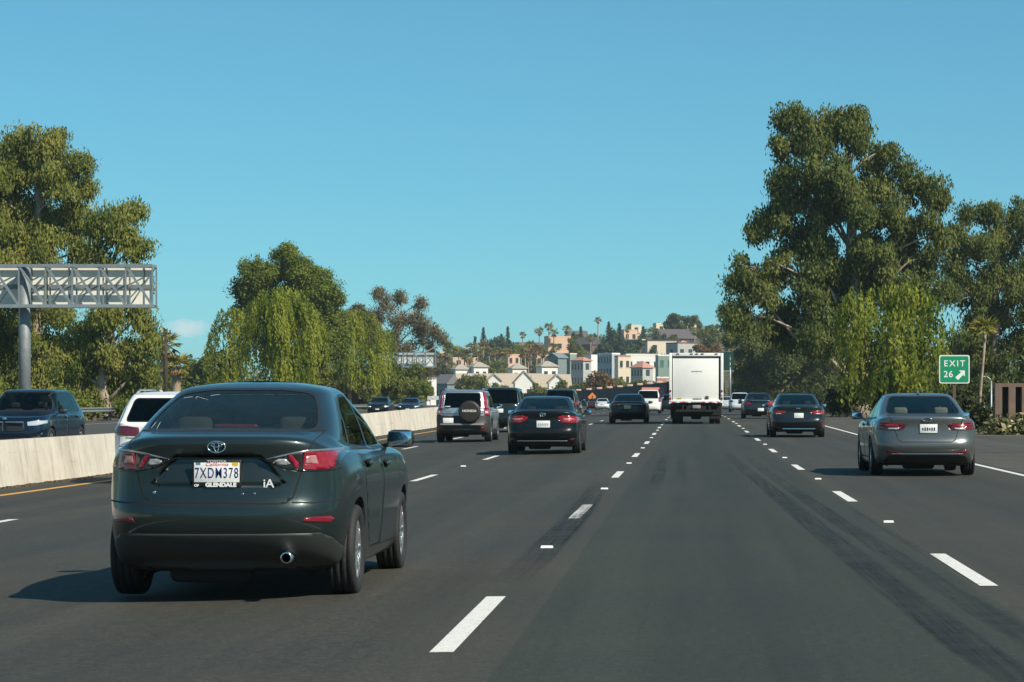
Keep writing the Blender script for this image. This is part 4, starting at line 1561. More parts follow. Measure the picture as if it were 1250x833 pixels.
def build_road():
    Yg = [-120, -60, -20, 0, 15, 30] + [40 + 6 * k for k in range(20)] + [170 + 20 * k for k in range(28)] + [740, 800, 870, 940, 1010, 1100, 1300, 1700, 2600, 4200]
    ug = [-3500, -1800, -900, -500, -320, -220, -150, -110, -80, -60, -50, -44, -40, -37, -34.5, -24, -12, -10.8, -5, -1.3, 4, 9.6, 10.5, 13, 16, 20, 24, 30, 40, 60, 90, 130, 200, 300, 450, 800, 1600, 3500]
    gm = bpy.data.materials.new('dry_soil')
    gm.use_nodes = True
    nt = gm.node_tree
    tc = nt.nodes.new('ShaderNodeTexCoord')
    a = noise_node(nt, tc.outputs['Object'], .25, 8, .65)
    c = noise_node(nt, tc.outputs['Object'], 3.5, 6, .7)
    col = ramp(nt, a, [(.3, (.060, .055, .032)), (.5, (.13, .11, .07)), (.7, (.085, .085, .04))])
    col = mixc(nt, col, ramp(nt, c, [(.3, (.6, .6, .6)), (.7, (1.3, 1.3, 1.25))]), 1.0, 'MULTIPLY')
    nt.links.new(col, nt.nodes['Principled BSDF'].inputs['Base Color'])
    nt.nodes['Principled BSDF'].inputs['Roughness'].default_value = .95
    nt.nodes['Principled BSDF'].inputs['Specular IOR Level'].default_value = .1
    tag(grid_mesh('ground', ug, Yg, terrain, gm), kind='structure')
    Yr = [-60, -20, 0, 15, 30] + [40 + 5 * k for k in range(24)] + [160 + 10 * k for k in range(52)]
    A1 = asphalt('asphalt', (.040, .041, .034), (.050, .046, .036), True)
    A2 = asphalt('asphalt_far_side', (.060, .060, .058), (.07, .067, .06))
    A3 = asphalt('shoulder_asphalt', (.058, .054, .046), (.085, .075, .058))
    tag(grid_mesh('road', [-11.75, -10.8, -8, -4.5, -1.3, 2, 6.1], Yr, road_z, A1), kind='structure')
    tag(grid_mesh('road', [-34.2, -28, -20, -12.45], Yr, road_z, A2), kind='structure')
    tag(grid_mesh('road_shoulder', [6.1, 7.5, 9.6], Yr, road_z, A3), kind='structure')
    # slip road surface on the far right
    tag(grid_mesh('slip_road', [9.6, 12.5, 15.5], [-60, 0, 30, 50, 70, 84, 92], lambda u, Y: road_z(5, Y) - .002 - (.25 * sstep(88, 92, Y)), A3), kind='structure')
    # median strip
    tag(grid_mesh('median', [-12.45, -11.75], Yr, lambda u, Y: road_z(-11, Y) + .012, mat('median_concrete', (.22, .20, .17), .9, var=.35, vscale=2.5)), kind='structure')

    PM = bpy.data.materials.new('road_paint')
    PM.use_nodes = True
    nt = PM.node_tree
    b = nt.nodes['Principled BSDF']
    tc = nt.nodes.new('ShaderNodeTexCoord')
    n1 = noise_node(nt, tc.outputs['Object'], 9, 8, .75)
    n2 = noise_node(nt, tc.outputs['Object'], 60, 3, .7)
    nt.links.new(mixc(nt, ramp(nt, n1, [(.30, (.30, .29, .27)), (.42, (.66, .65, .60)), (.62, (.74, .73, .68))]), ramp(nt, n2, [(.30, (.42, .42, .42)), (.44, (1, 1, 1))]), 1.0, 'MULTIPLY'), b.inputs['Base Color'])
    b.inputs['Roughness'].default_value = .7
    YM = mat('road_paint_yellow', (.62, .33, .07), .7, var=.25, vscale=6)

    def ribbon(mb, u0, u1, y0, y1, lift=.004, step=6.0, wob=0.0):
        n = max(1, int((y1 - y0) / step))
        vs = []
        for k in range(n + 1):
            Y = y0 + (y1 - y0) * k / n
            for u in (u0, u1):
                vs.append((u + bend(Y) + rnd.uniform(-wob, wob), Y, road_z(u, Y) + lift))
        mb.add(vs, [(2 * k, 2 * k + 1, 2 * k + 3, 2 * k + 2) for k in range(n)])

    # dash ends fitted on the nearest dashes: period 14.63 m
    offs = {'L1': 12.8, 'R1': 17.4, 'L2': 12.8, 'L3': 11.5}
    for key, u in LANES.items():
        mb = MB()
        y = offs[key] - 14.63
        while y < 330:
            ribbon(mb, u - .065, u + .065, y, y + 3.66, .004, 2.0, .004)
            y += 14.63
        tag(mb.build('lane_marking', PM, fix=False), kind='structure')
    mb = MB()
    ribbon(mb, 5.80, 5.93, 20, 330, .004, 5, .004)
    tag(mb.build('edge_line', PM, fix=False), kind='structure')
    mb = MB()
    ribbon(mb, -10.90, -10.75, 10, 420, .004, 5, .004)
    tag(mb.build('edge_line', YM, fix=False), kind='structure')
    mb = MB()
    for u in (-16.4, -20.0, -23.6, -27.2):
        y = 30
        while y < 300:
            ribbon(mb, u - .06, u + .06, y, y + 3.66)
            y += 14.63
    ribbon(mb, -30.9, -30.77, 20, 400)
    tag(mb.build('lane_marking', PM, fix=False), kind='structure')
    # raised reflectors between the dashes
    RM = mat('reflector_white', (.75, .75, .70), .35, var=.1, vscale=40)
    first = None
    for key, u in LANES.items():
        y = offs[key] - 14.63 + 9.1
        while y < 120:
            if y > 12:
                loc = (u + .02 + bend(y), y, road_z(u, y) + .004)
                if first is None:
                    m = MB()
                    m.add([(-.055, -.055, 0), (.055, -.055, 0), (.055, .055, 0), (-.055, .055, 0), (-.05, -.022, .02), (.05, -.022, .02), (.05, .022, .02), (-.05, .022, .02)],
                          [(0, 1, 5, 4), (1, 2, 6, 5), (2, 3, 7, 6), (3, 0, 4, 7), (4, 5, 6, 7)])
                    first = m.build('road_reflector', RM)
                    o = first
                else:
                    o = first.copy()
                    COL.objects.link(o)
                o.location = loc
                tag(o, 'small white raised reflector on a lane line between two painted dashes', 'road reflector', 'reflectors on the lane lines')
            y += 14.63
    # skid marks: rubber left on the asphalt
    SK = bpy.data.materials.new('tyre_rubber_mark')
    SK.use_nodes = True
    nt = SK.node_tree
    b = nt.nodes['Principled BSDF']
    b.inputs['Base Color'].default_value = (.012, .014, .015, 1)
    b.inputs['Roughness'].default_value = .7
    tr = nt.nodes.new('ShaderNodeBsdfTransparent')
    mx = nt.nodes.new('ShaderNodeMixShader')
    tc = nt.nodes.new('ShaderNodeTexCoord')
    mp = nt.nodes.new('ShaderNodeMapping')
    mp.inputs['Scale'].default_value = (22, .25, 1)
    nt.links.new(tc.outputs['Object'], mp.inputs[0])
    s1 = noise_node(nt, mp.outputs[0], 1, 4, .7)
    s2 = noise_node(nt, tc.outputs['Object'], .8, 5, .6)
    s3 = noise_node(nt, tc.outputs['Object'], 40, 2, .6)
    f = mathn(nt, 'MULTIPLY', ramp(nt, s1, [(.34, (.08, .08, .08)), (.60, (1, 1, 1))]), ramp(nt, s2, [(.3, (.35, .35, .35)), (.6, (1, 1, 1))]))
    f = mathn(nt, 'MULTIPLY', f, ramp(nt, s3, [(.3, (.5, .5, .5)), (.55, (1, 1, 1))]))
    wv = nt.nodes.new('ShaderNodeTexWave')            # ribs of a skidding tyre
    wv.bands_direction = 'Y'
    wv.inputs['Scale'].default_value = .55
    wv.inputs['Distortion'].default_value = 1.5
    wv.inputs['Detail'].default_value = 2
    nt.links.new(tc.outputs['Object'], wv.inputs['Vector'])
    f = mathn(nt, 'MULTIPLY', f, ramp(nt, wv.outputs['Fac'], [(.2, (.74, .74, .74)), (.6, (1, 1, 1))]))
    at = nt.nodes.new('ShaderNodeAttribute')
    at.attribute_name = 'wear'
    f = mathn(nt, 'MULTIPLY', mathn(nt, 'MULTIPLY', f, .88), at.outputs['Fac'])
    nt.links.new(f, mx.inputs[0])
    nt.links.new(tr.outputs[0], mx.inputs[1])
    nt.links.new(b.outputs[0], mx.inputs[2])
    nt.links.new(mx.outputs[0], nt.nodes['Material Output'].inputs['Surface'])

    def skid(pts, width):
        """pts: (x, Y, strength)"""
        vs, w, fs = [], [], []
        for i, (x, Y, a) in enumerate(pts):
            for k, q in ((-1, 0), (-.7, a), (.7, a), (1, 0)):
                vs.append((x + k * width / 2, Y, road_z(x, Y) + .008))
                w.append(q)
        for i in range(len(pts) - 1):
            for k in range(3): fs.append((i * 4 + k, i * 4 + k + 1, i * 4 + k + 5, i * 4 + k + 4))
        me = bpy.data.meshes.new('skid_mark')
        me.from_pydata(vs, [], fs)
        at_ = me.attributes.new('wear', 'FLOAT', 'POINT')
        at_.data.foreach_set('value', w)
        tag(link_mesh('skid_mark', me, SK), kind='structure')

    skid([(-1.30, 17.5, 0), (-1.29, 19.5, .35), (-1.28, 22, .8), (-1.28, 25, 1), (-1.29, 28, .95), (-1.33, 31.5, .9), (-1.40, 36, .5), (-1.5, 41, 0)], .34)
    skid([(-1.2, 20, 0), (-1.17, 24, .6), (-1.2, 30, .5), (-1.3, 36, 0)], .05)
    skid([(-.55, 36, 0), (-.55, 42, .6), (-.6, 52, .5), (-.6, 62, 0)], .25)
    skid([(-.15, 38, 0), (-.15, 44, .3), (-.2, 54, .3), (-.2, 62, 0)], .22)
    skid([(1.60, 11.0, .5), (1.50, 13, .9), (1.42, 17, .9), (1.36, 22, .8), (1.28, 28, 1), (1.20, 36, .9), (1.05, 46, .5), (.9, 60, .2), (.8, 75, 0)], .30)
    skid([(1.95, 11.5, .4), (1.84, 15, .6), (1.74, 20, .7), (1.62, 27, .8), (1.52, 36, .7), (1.4, 46, .4), (1.3, 60, 0)], .26)
    skid([(2.06, 19, 0), (2.02, 22, .35), (1.98, 28, .3), (1.94, 34, 0)], .10)

# ------------------------------------------------------------------ roadside structures
CONC = None


def build_structures():
    conc = bpy.data.materials.new('barrier_concrete')
    conc.use_nodes = True
    nt = conc.node_tree
    b = nt.nodes['Principled BSDF']
    tc = nt.nodes.new('ShaderNodeTexCoord')
    n1 = noise_node(nt, tc.outputs['Object'], .55, 7, .65)
    mp = nt.nodes.new('ShaderNodeMapping')
    mp.inputs['Scale'].default_value = (3, 3, .25)
    nt.links.new(tc.outputs['Object'], mp.inputs[0])
    n2 = noise_node(nt, mp.outputs[0], 1.2, 6, .75)
    n3 = noise_node(nt, tc.outputs['Object'], 18, 5, .7)
    col = ramp(nt, n1, [(.30, (.46, .42, .34)), (.55, (.60, .56, .48)), (.72, (.68, .645, .57))])
    col = mixc(nt, col, ramp(nt, n2, [(.34, (.62, .57, .52)), (.5, (1, 1, 1))]), .7, 'MULTIPLY')
    col = mixc(nt, col, ramp(nt, n3, [(.25, (.80, .78, .76)), (.45, (1, 1, 1))]), .8, 'MULTIPLY')
    mp2 = nt.nodes.new('ShaderNodeMapping')
    mp2.inputs['Scale'].default_value = (1, .22, 5)
    nt.links.new(tc.outputs['Object'], mp2.inputs[0])
    n4 = noise_node(nt, mp2.outputs[0], 1.6, 6, .7)        # tyre scuffs along the wall
    col = mixc(nt, col, ramp(nt, n4, [(.26, (.50, .46, .42)), (.40, (1, 1, 1))]), .7, 'MULTIPLY')
    nt.links.new(col, b.inputs['Base Color'])
    b.inputs['Roughness'].default_value = .9
    b.inputs['Specular IOR Level'].default_value = .2
    # median barrier
    root = empty('median_barrier', (0, 0, 0), 0, 'long cream concrete median barrier with stains along the yellow edge line', 'barrier')
    Ys = [6 + 6 * k for k in range(60)]
    prof = [(-.24, 0), (-.20, .26), (-.155, .53), (-.11, .80), (.11, .80), (.155, .53), (.20, .26), (.24, 0)]
    vs, fs = [], []
    for Y in Ys:
        for (x, z) in prof:
            vs.append((-12.0 + x + bend(Y), Y, road_z(-11.7, Y) + z * (1 + .16 * sstep(60, 120, Y))))
    n = len(prof)
    for j in range(len(Ys) - 1):
        for k in range(n - 1): fs.append((j * n + k, j * n + k + 1, (j + 1) * n + k + 1, (j + 1) * n + k))
    mb = MB()
    mb.add(vs, fs)
    mb.f.append(tuple(range(n)))
    mb.mi.append(0)
    mb.sm.append(False)
    mb.build('barrier_wall', conc, root)
    # leaf litter and grit along its foot
    mb = MB()
    r2 = random.Random(3)
    for k in range(1400):
        Y = 14 + 120 * r2.random() ** 1.3
        x = -11.70 + abs(r2.gauss(0, .10))
        s = r2.uniform(.012, .05)
        mb.box((x + bend(Y), Y, road_z(-11.3, Y) + s * .3), (s * 1.5, s, s * .6), r2.uniform(0, 3))
    tag(mb.build('litter', mat('litter', (.10, .075, .045), .95, var=.5, vscale=4), fix=False), kind='stuff')

    galv = mat('galvanised', (.30, .33, .34), .5, .55, var=.15, vscale=4)
    galvd = mat('galvanised_dull', (.22, .245, .25), .6, .4, var=.2, vscale=3)
    # guard rail on the far side of the oncoming lanes
    root = empty('guard_rail', (-34.9, 60, 0), 0, 'grey steel guard rail along the far edge of the oncoming lanes', 'guard rail')
    wood = mat('post_wood', (.13, .10, .07), .9, var=.3)
    mb = MB()
    Ys = [70 + 5 * k for k in range(60)]
    pf = [(.0, .42), (.07, .47), (.0, .53), (.0, .59), (.07, .65), (0, .71)]
    vs, fs = [], []
    for Y in Ys:
        for (x, z) in pf: vs.append((-34.8 + x + bend(Y) + 34.9, Y - 60, terrain(-35, Y) + .12 + z))
    for j in range(len(Ys) - 1):
        for k in range(5): fs.append((j * 6 + k, j * 6 + k + 1, (j + 1) * 6 + k + 1, (j + 1) * 6 + k))
    mb.add(vs, fs)
    mb.build('rail_beam', galv, root, fix=False)
    for k in range(46):
        Y = 72 + k * 3.81
        mb = MB()
        z = terrain(-35, Y)
        mb.box((-.12 + bend(Y), Y - 60, z + .38), (.16, .2, .86))
        mb.build('post', wood, root)

    # sign gantries seen from behind
    def gantry(name, label, X, Y, x0, x1, zb, zt, pole_r, zp0, panels):
        root = empty(name, (X, Y, terrain(X - bend(Y), Y)), 0, label, 'sign structure', 'sign gantries over the oncoming lanes')
        z0 = root.location.z
        zb, zt = zb - z0, zt - z0
        p = MB()
        p.tube([(0, 0, -.3), (0, 0, zt + .02)], pole_r, 20)
        p.tube([(0, 0, -.1), (0, 0, .12)], pole_r * 1.6, 20)
        p.build('pole', galvd, root)
        t = MB()
        ct = .15
        ny = .45
        for dy in (-ny, ny):
            t.beam((x0, dy, zb), (x1, dy, zb), ct)
            t.beam((x0, dy, zt), (x1, dy, zt), ct)
        n = panels
        for k in range(n + 1):
            x = x0 + (x1 - x0) * k / n
            for dy in (-ny, ny): t.beam((x, dy, zb), (x, dy, zt), .075)
            t.beam((x, -ny, zb + .05), (x, ny, zb + .05), .05)
            t.beam((x, -ny, zt - .05), (x, ny, zt - .05), .05)
            if k < n:
                xa = x0 + (x1 - x0) * (k + 1) / n
                t.beam((x, -ny, zt), (xa, -ny, zb), .11)
                t.beam((xa, ny, zt), (x, ny, zb), .05)
                t.beam((x, -ny, zb), (xa, ny, zb), .05)
                t.beam((x, -ny, zt), (xa, ny, zt), .05)
        t.build('truss', galv, root)
        w = MB()
        w.box(((x0 + x1) / 2, -.62, zb - .09), (x1 - x0 + .5, .5, .05))
        w.build('walkway', galvd, root)
        return root, zb, zt, ny

    # near one: pole at pixel 30, truss from beyond the left edge to pixel 190
    Y = 124.0
    X = (30 - VX) / F * Y
    zt_, zb_ = EYE - (325 - VY) / F * Y, EYE - (374 - VY) / F * Y
    root, zb, zt, ny = gantry('sign_gantry', 'large grey truss gantry on a thick pole, pale sign backs, at the far left', X, Y, -4.2, 6.55, zb_, zt_, .30, 0, 8)
    s = MB()
    for (a, c) in ((-4.0, .9), (1.0, 6.3)):
        s.box(((a + c) / 2, .72, (zb + zt) / 2 + .05), (c - a, .05, zt - zb + .10))
    o = s.build('sign_panel', mat('sign_back_pale', (.80, .77, .66), .6, .0, var=.04, vscale=1.5), root)
    s = MB()
    s.box((1.2, .66, (zb + zt) / 2), (10.2, .06, .22))
    for k in range(6): s.box((-3.6 + k * 1.9, .67, (zb + zt) / 2), (.05, .05, zt - zb))
    s.build('stiffener', galvd, o)
    # far one: pixels 478..532
    Y = 345.0
    X = (484 - VX) / F * Y
    zt_, zb_ = EYE - (431 - VY) / F * Y, EYE - (448 - VY) / F * Y
    root, zb, zt, ny = gantry('sign_gantry', 'smaller distant truss gantry with white sign backs among the roadside trees', X, Y, -.55, 5.5, zb_, zt_, .25, 0, 4)
    s = MB()
    for k in range(4): s.box((.75 + k * 1.3, .75, (zb + zt) / 2), (1.15, .05, zt - zb - .1))
    s.build('sign_panel', mat('sign_back_white', (.72, .72, .68), .6, var=.05, vscale=1.5), root)

    # exit sign
    G = mat('sign_green', (.005, .26, .115), .45, var=.06, vscale=3)
    GD = mat('sign_green_shade', (.004, .040, .030), .5)  # shaded copy of the sign green, the shade put into its colour
    WH = mat('sign_white', (.80, .82, .78), .45)
    Y = 104.0
    c = W(1165, 451, Y)
    root = empty('exit_sign', (c.x, Y, terrain(c.x, Y)), 0, 'green EXIT 26 sign with white arrow on a brown post behind the grey sedan', 'road sign')
    zc = c.z - root.location.z
    hw, hh = .645, .60
    p = MB()
    q = rounded([(-hw, zc - hh), (hw, zc - hh), (hw, zc + hh), (-hw, zc + hh)], .10, 4)
    p.prism(q, -.02, .02, 0)
    p.prism(rounded([(-hw + .045, zc - hh + .045), (hw - .045, zc - hh + .045), (hw - .045, zc + hh - .045), (-hw + .045, zc + hh - .045)], .08, 4), -.026, -.018, 1)
    o = p.build('sign_panel', [WH, G], root)
    text('sign_lettering', 'EXIT', o, (0, -.030, zc + .235), .36, WH, 1.0, bold=.004, space=1.30)
    text('sign_lettering', '26', o, (-.26, -.030, zc - .22), .38, WH, 1.0, bold=.004, space=1.12)
    a = MB()
    ax, az = .27, zc - .22
    d = .17
    pts = [(ax + d, az + d), (ax + d, az - .09), (ax + d - .075, az - .015), (ax - d + .05, az - d - .07), (ax - d - .07, az - d + .05), (ax + .015, az + d - .075), (ax - .09, az + d)]
    a.prism(pts, -.031, -.024)
    a.build('arrow', WH, o)
    b = MB()
    b.box((0, .07, zc / 2 - .4), (.12, .10, zc + .8))
    b.build('post', mat('post_rust', (.12, .075, .05), .85, var=.3), root)

    # green sign behind the truck
    Y = 306.0
    k = Y / 238.0
    c = W(888.5, 441, Y)
    root = empty('road_sign', (c.x, Y, terrain(c.x - bend(Y), Y)), 0, 'green sign coloured as in shade on a grey pole, partly hidden by the box truck', 'road sign')
    zc = c.z - root.location.z
    p = MB()
    p.box((-.2 * k, 0, zc), (1.5 * k, .05, 1.75 * k), 0, 0)
    o = p.build('sign_panel', GD, root)
    p = MB()
    gl = mat('sign_mark_pale', (.03, .09, .07), .5)
    for dz in (.5, 0, -.5): p.box((.22 * k, -.035, zc + dz * k), (.24 * k, .012, .24 * k))
    p.build('sign_mark', gl, o)
    b = MB()
    b.tube([(.22 * k, .1, -.5), (.22 * k, .1, zc + .6 * k)], .14, 10)
    b.beam((-1.1 * k, .06, zc - .95 * k), (.6 * k, .06, zc - .95 * k), .14)
    b.build('post', galv, root)

    # retaining wall where the road swings left
    wallm = mat('retaining_wall', (.040, .030, .027), .9, var=.45, vscale=.6)
    root = empty('retaining_wall', (0, 0, 0), 0, 'long dark brown retaining wall with pale caps along its top', 'wall')
    Ys = [388 + 6 * k for k in range(30)]
    vs, fs = [], []
    top = lambda Y: 4.6 - 1.6 * (Y - 388) / 110 if Y < 500 else 3.0
    for Y in Ys:
        x = 10.3 + bend(Y)
        for (dx, z) in ((0, -.5), (0, top(Y)), (.4, top(Y)), (.4, -.5)): vs.append((x + dx, Y, z))
    for j in range(len(Ys) - 1):
        for k in range(3): fs.append((j * 4 + k, j * 4 + k + 1, (j + 1) * 4 + k + 1, (j + 1) * 4 + k))
    mb = MB()
    mb.add(vs, fs)
    mb.f.append((0, 1, 2, 3)); mb.mi.append(0); mb.sm.append(False)
    mb.build('wall', wallm, root)
    capm = mat('wall_cap', (.62, .42, .34), .8)
    for k in range(13):
        Y = 391 + 8.6 * k
        m = MB()
        m.rbox((10.45 + bend(Y), Y, top(Y) + .17), (1.0, .9, .36), .06)
        m.build('cap_stone', capm, root)
    # orange warning sign in front of it
    Y = 457.0
    c = W(723, 485, Y)
    root = empty('warning_sign', (c.x, Y, road_z(8, Y)), 0, 'orange diamond warning sign standing before the dark wall', 'road sign')
    zc = c.z - root.location.z
    p = MB()
    s = .86
    p.prism([(-s, zc), (0, zc - s), (s, zc), (0, zc + s)], -.02, .02, 0)
    o = p.build('sign_panel', mat('sign_orange', (.85, .25, .03), .5), root)
    p = MB()
    p.box((0, -.035, zc - .02), (.14, .02, .58))
    p.box((.10, -.035, zc + .17), (.17, .02, .11))
    p.box((-.02, -.035, zc - .25), (.28, .02, .10))
    p.build('sign_mark', M_LAMPBLACK, o)
    b = MB()
    b.beam((0, .05, 0), (0, .05, zc), .08)
    b.build('post', galvd, root)
    # salmon red lean-to building behind the white suv
    Y = 400.0
    a, c = W(783, 473, Y), W(815, 490, Y)
    root = empty('shed', ((a.x + c.x) / 2, Y, 0), 0, 'salmon red sloping roof of a low building left of the box truck', 'building')
    hw = (c.x - a.x) / 2
    p = MB()
    p.add([(-hw, 0, c.z - .6), (hw, 0, c.z - .4), (hw, 3.5, a.z), (-hw, 3.5, a.z), (-hw, 0, c.z - .8), (hw, 0, c.z - .6), (hw, 3.5, a.z - .2), (-hw, 3.5, a.z - .2)],
          [(0, 1, 2, 3), (7, 6, 5, 4), (0, 4, 5, 1), (1, 5, 6, 2), (2, 6, 7, 3), (3, 7, 4, 0)])
    p.build('roof', mat('salmon_roof', (.52, .17, .13), .7, var=.12, vscale=1), root)
    p = MB()
    p.box((0, 2.5, (c.z - .8) / 2), (hw * 1.9, 2.6, c.z - .6))
    p.build('wall', wallm, root)
    # barrier end seen beyond the black sedan: road-side concrete
    # two small marker boards on top of the median barrier
    for i, px in enumerate((525.0, 532.5)):
        Y = 12.0 / ((VX - px) / F)
        c = W(px, 486, Y)
        zb = road_z(-11.7, Y) + .80 * (1 + .16 * sstep(60, 120, Y)) - .03
        root = empty('small_sign', (c.x, Y, zb), 0,
                     ('small pale square board standing over the median barrier, left of two', 'small pale square board standing over the median barrier, right of two')[i], 'road sign')
        p = MB()
        p.box((0, 0, c.z - zb), (.24, .02, .18))
        p.build('sign_panel', mat('sign_grey', (.5, .52, .5), .6), root)
        p = MB()
        p.beam((0, .025, 0), (0, .025, c.z - zb), .03)
        p.build('post', galvd, root)

    # right edge: brown slatted wall, lamp post, small green signs, thin posts
    Y = 96.0
    bw = mat('brown_wall', (.17, .115, .085), .85, var=.25, vscale=1.6, bump=.15, bscale=12)
    a, c = W(1215, 468, Y), W(1256, 538, Y)
    root = empty('roadside_wall', (a.x, Y, c.z - .3), 0, 'brown wall with dark upright slots at the right edge of the road', 'wall')
    h = a.z - c.z + .3
    p = MB()
    p.box((3.0, .3, h - .07), (6.0, .6, .14))
    x = 0
    k = 0
    while x < 5.8:
        wd = .27
        p.box((x + wd / 2, .2, (h - .14) / 2), (wd, .4, h - .14))
        x += .52
    p.build('wall', bw, root)
    p = MB()
    p.box((3.0, .48, (h - .14) / 2), (5.9, .14, h - .15))
    p.build('slot_backing', mat('slot_dark', (.02, .02, .018), .9), root)
    # lamp post with signal arm, standing lower down beyond the edge
    Y = 150.0
    top, bot = W(1212, 465, Y), W(1210, 536, Y)
    root = empty('street_lamp', (bot.x, Y, bot.z - .8), 0, 'slim grey lamp post with curved arms left of the brown slatted wall', 'street lamp')
    h = top.z - root.location.z
    p = MB()
    p.tube([(0, 0, 0), (0, 0, h)], [.075, .055], 10)
    p.build('pole', galv, root)
    p = MB()
    p.tube([(0, 0, h - .02), (-.06, 0, h + .10), (-.22, 0, h + .22), (-.42, 0, h + .27)], .035, 8)
    p.rbox((-.48, 0, h + .25), (.22, .14, .08), .03)
    p.build('lamp_arm', galv, root)
    p = MB()
    p.tube([(0, 0, h * .42), (-.25, 0, h * .57), (-.6, 0, h * .68), (-1.0, 0, h * .70)], .04, 8)
    p.rbox((-1.1, 0, h * .70), (.16, .16, .34), .04)
    p.build('signal_arm', galv, root)
    for (px, py, Y, w_, h_, lb) in ((1243, 519, 92.0, .75, .26, 'green street sign low beside the brown slatted wall'),
                                    (1172.5, 493, 120.0, .42, .42, 'tiny green sign behind the roof of the grey sedan')):
        c = W(px, py, Y)
        g = terrain(c.x, Y)
        root = empty('small_sign', (c.x, Y, g), 0, lb, 'road sign')
        p = MB()
        p.rbox((0, 0, c.z - g), (w_, .03, h_), .012)
        p.build('sign_panel', G, root)
        p = MB()
        p.beam((0, .04, -.2), (0, .04, c.z - g), .05)
        p.build('post', galvd, root)
    Y = 128.0
    a, c = W(1181, 483, Y), W(1180.5, 512, Y)
    root = empty('marker_post', (c.x, Y, c.z - .5), 0, 'pale thin marker post right of the exit sign post', 'post')
    p = MB()
    p.tube([(0, 0, 0), (0, 0, a.z - c.z + .5)], .05, 8)
    p.build('pole', mat('post_pale', (.5, .45, .38), .7), root)
    # utility pole on the left
    Y = 205.0
    a, c = W(201, 402, Y), W(202, 500, Y)
    root = empty('utility_pole', (c.x, Y, c.z - .5), 0, 'dark wooden utility pole in front of the left palms', 'utility pole')
    h = a.z - root.location.z
    p = MB()
    p.tube([(0, 0, 0), (0, 0, h)], [.2, .15], 10)
    p.build('pole', mat('pole_wood', (.045, .032, .025), .9, var=.3), root)
    p = MB()
    p.beam((-.5, -.1, h - .35), (.5, -.1, h - .35), .12)
    for k in (-.4, 0, .4): p.tube([(k, -.1, h - .3), (k, -.1, h - .08)], .05, 6)
    p.build('cross_arm', mat('pole_wood', (.045, .032, .025), .9), root)
    p = MB()
    p.box((-.35, -.2, h * .26), (.28, .05, .5))
    p.build('notice_board', M_PLATE, root)
# ------------------------------------------------------------------ trees and plants
def leaf_mat(name, c1, c2, c3, trans=.35):
    if name in MATS: return MATS[name]
    m = bpy.data.materials.new(name)
    m.use_nodes = True
    nt = m.node_tree
    nt.nodes.remove(nt.nodes['Principled BSDF'])
    at = nt.nodes.new('ShaderNodeAttribute')
    at.attribute_name = 'tone'
    col = ramp(nt, at.outputs['Fac'], [(.1, c1), (.5, c2), (.92, c3)])
    d = nt.nodes.new('ShaderNodeBsdfPrincipled')
    d.inputs['Roughness'].default_value = .65
    d.inputs['Specular IOR Level'].default_value = .12
    t = nt.nodes.new('ShaderNodeBsdfTranslucent')
    mx = nt.nodes.new('ShaderNodeMixShader')
    mx.inputs[0].default_value = trans
    nt.links.new(col, d.inputs['Base Color'])
    nt.links.new(col, t.inputs['Color'])
    nt.links.new(d.outputs[0], mx.inputs[1])
    nt.links.new(t.outputs[0], mx.inputs[2])
    nt.links.new(mx.outputs[0], nt.nodes['Material Output'].inputs['Surface'])
    MATS[name] = m
    return m


def leaf_object(name, P, D, l, w, tone, m, parent, N=None):
    """P centres, D long axes (unit), l/w half sizes, tone 0..1: one rhombus per leaf"""
    n = len(P)
    g = np.random.default_rng(n)
    r = g.normal(size=(n, 3))
    if N is not None: r = N * 1.5 + r * .55
    b = np.cross(D, r)
    b /= np.linalg.norm(b, axis=1, keepdims=True) + 1e-9
    l = np.broadcast_to(np.asarray(l), (n,))[:, None]
    w = np.broadcast_to(np.asarray(w), (n,))[:, None]
    V = np.stack([P - D * l, P + b * w - D * l * .1, P + D * l, P - b * w - D * l * .1], 1).reshape(-1, 3).astype(np.float32)
    me = bpy.data.meshes.new(name)
    me.vertices.add(n * 4)
    me.vertices.foreach_set('co', V.ravel())
    me.loops.add(n * 4)
    me.loops.foreach_set('vertex_index', np.arange(n * 4, dtype=np.int32))
    me.polygons.add(n)
    me.polygons.foreach_set('loop_start', np.arange(0, n * 4, 4, dtype=np.int32))
    a = me.attributes.new('tone', 'FLOAT', 'FACE')
    a.data.foreach_set('value', np.clip(tone, 0, 1).astype(np.float32))
    me.update(calc_edges=True)
    me.validate()
    return link_mesh(name, me, m, parent)


def unit(a):
    return a / (np.linalg.norm(a, axis=-1, keepdims=True) + 1e-9)


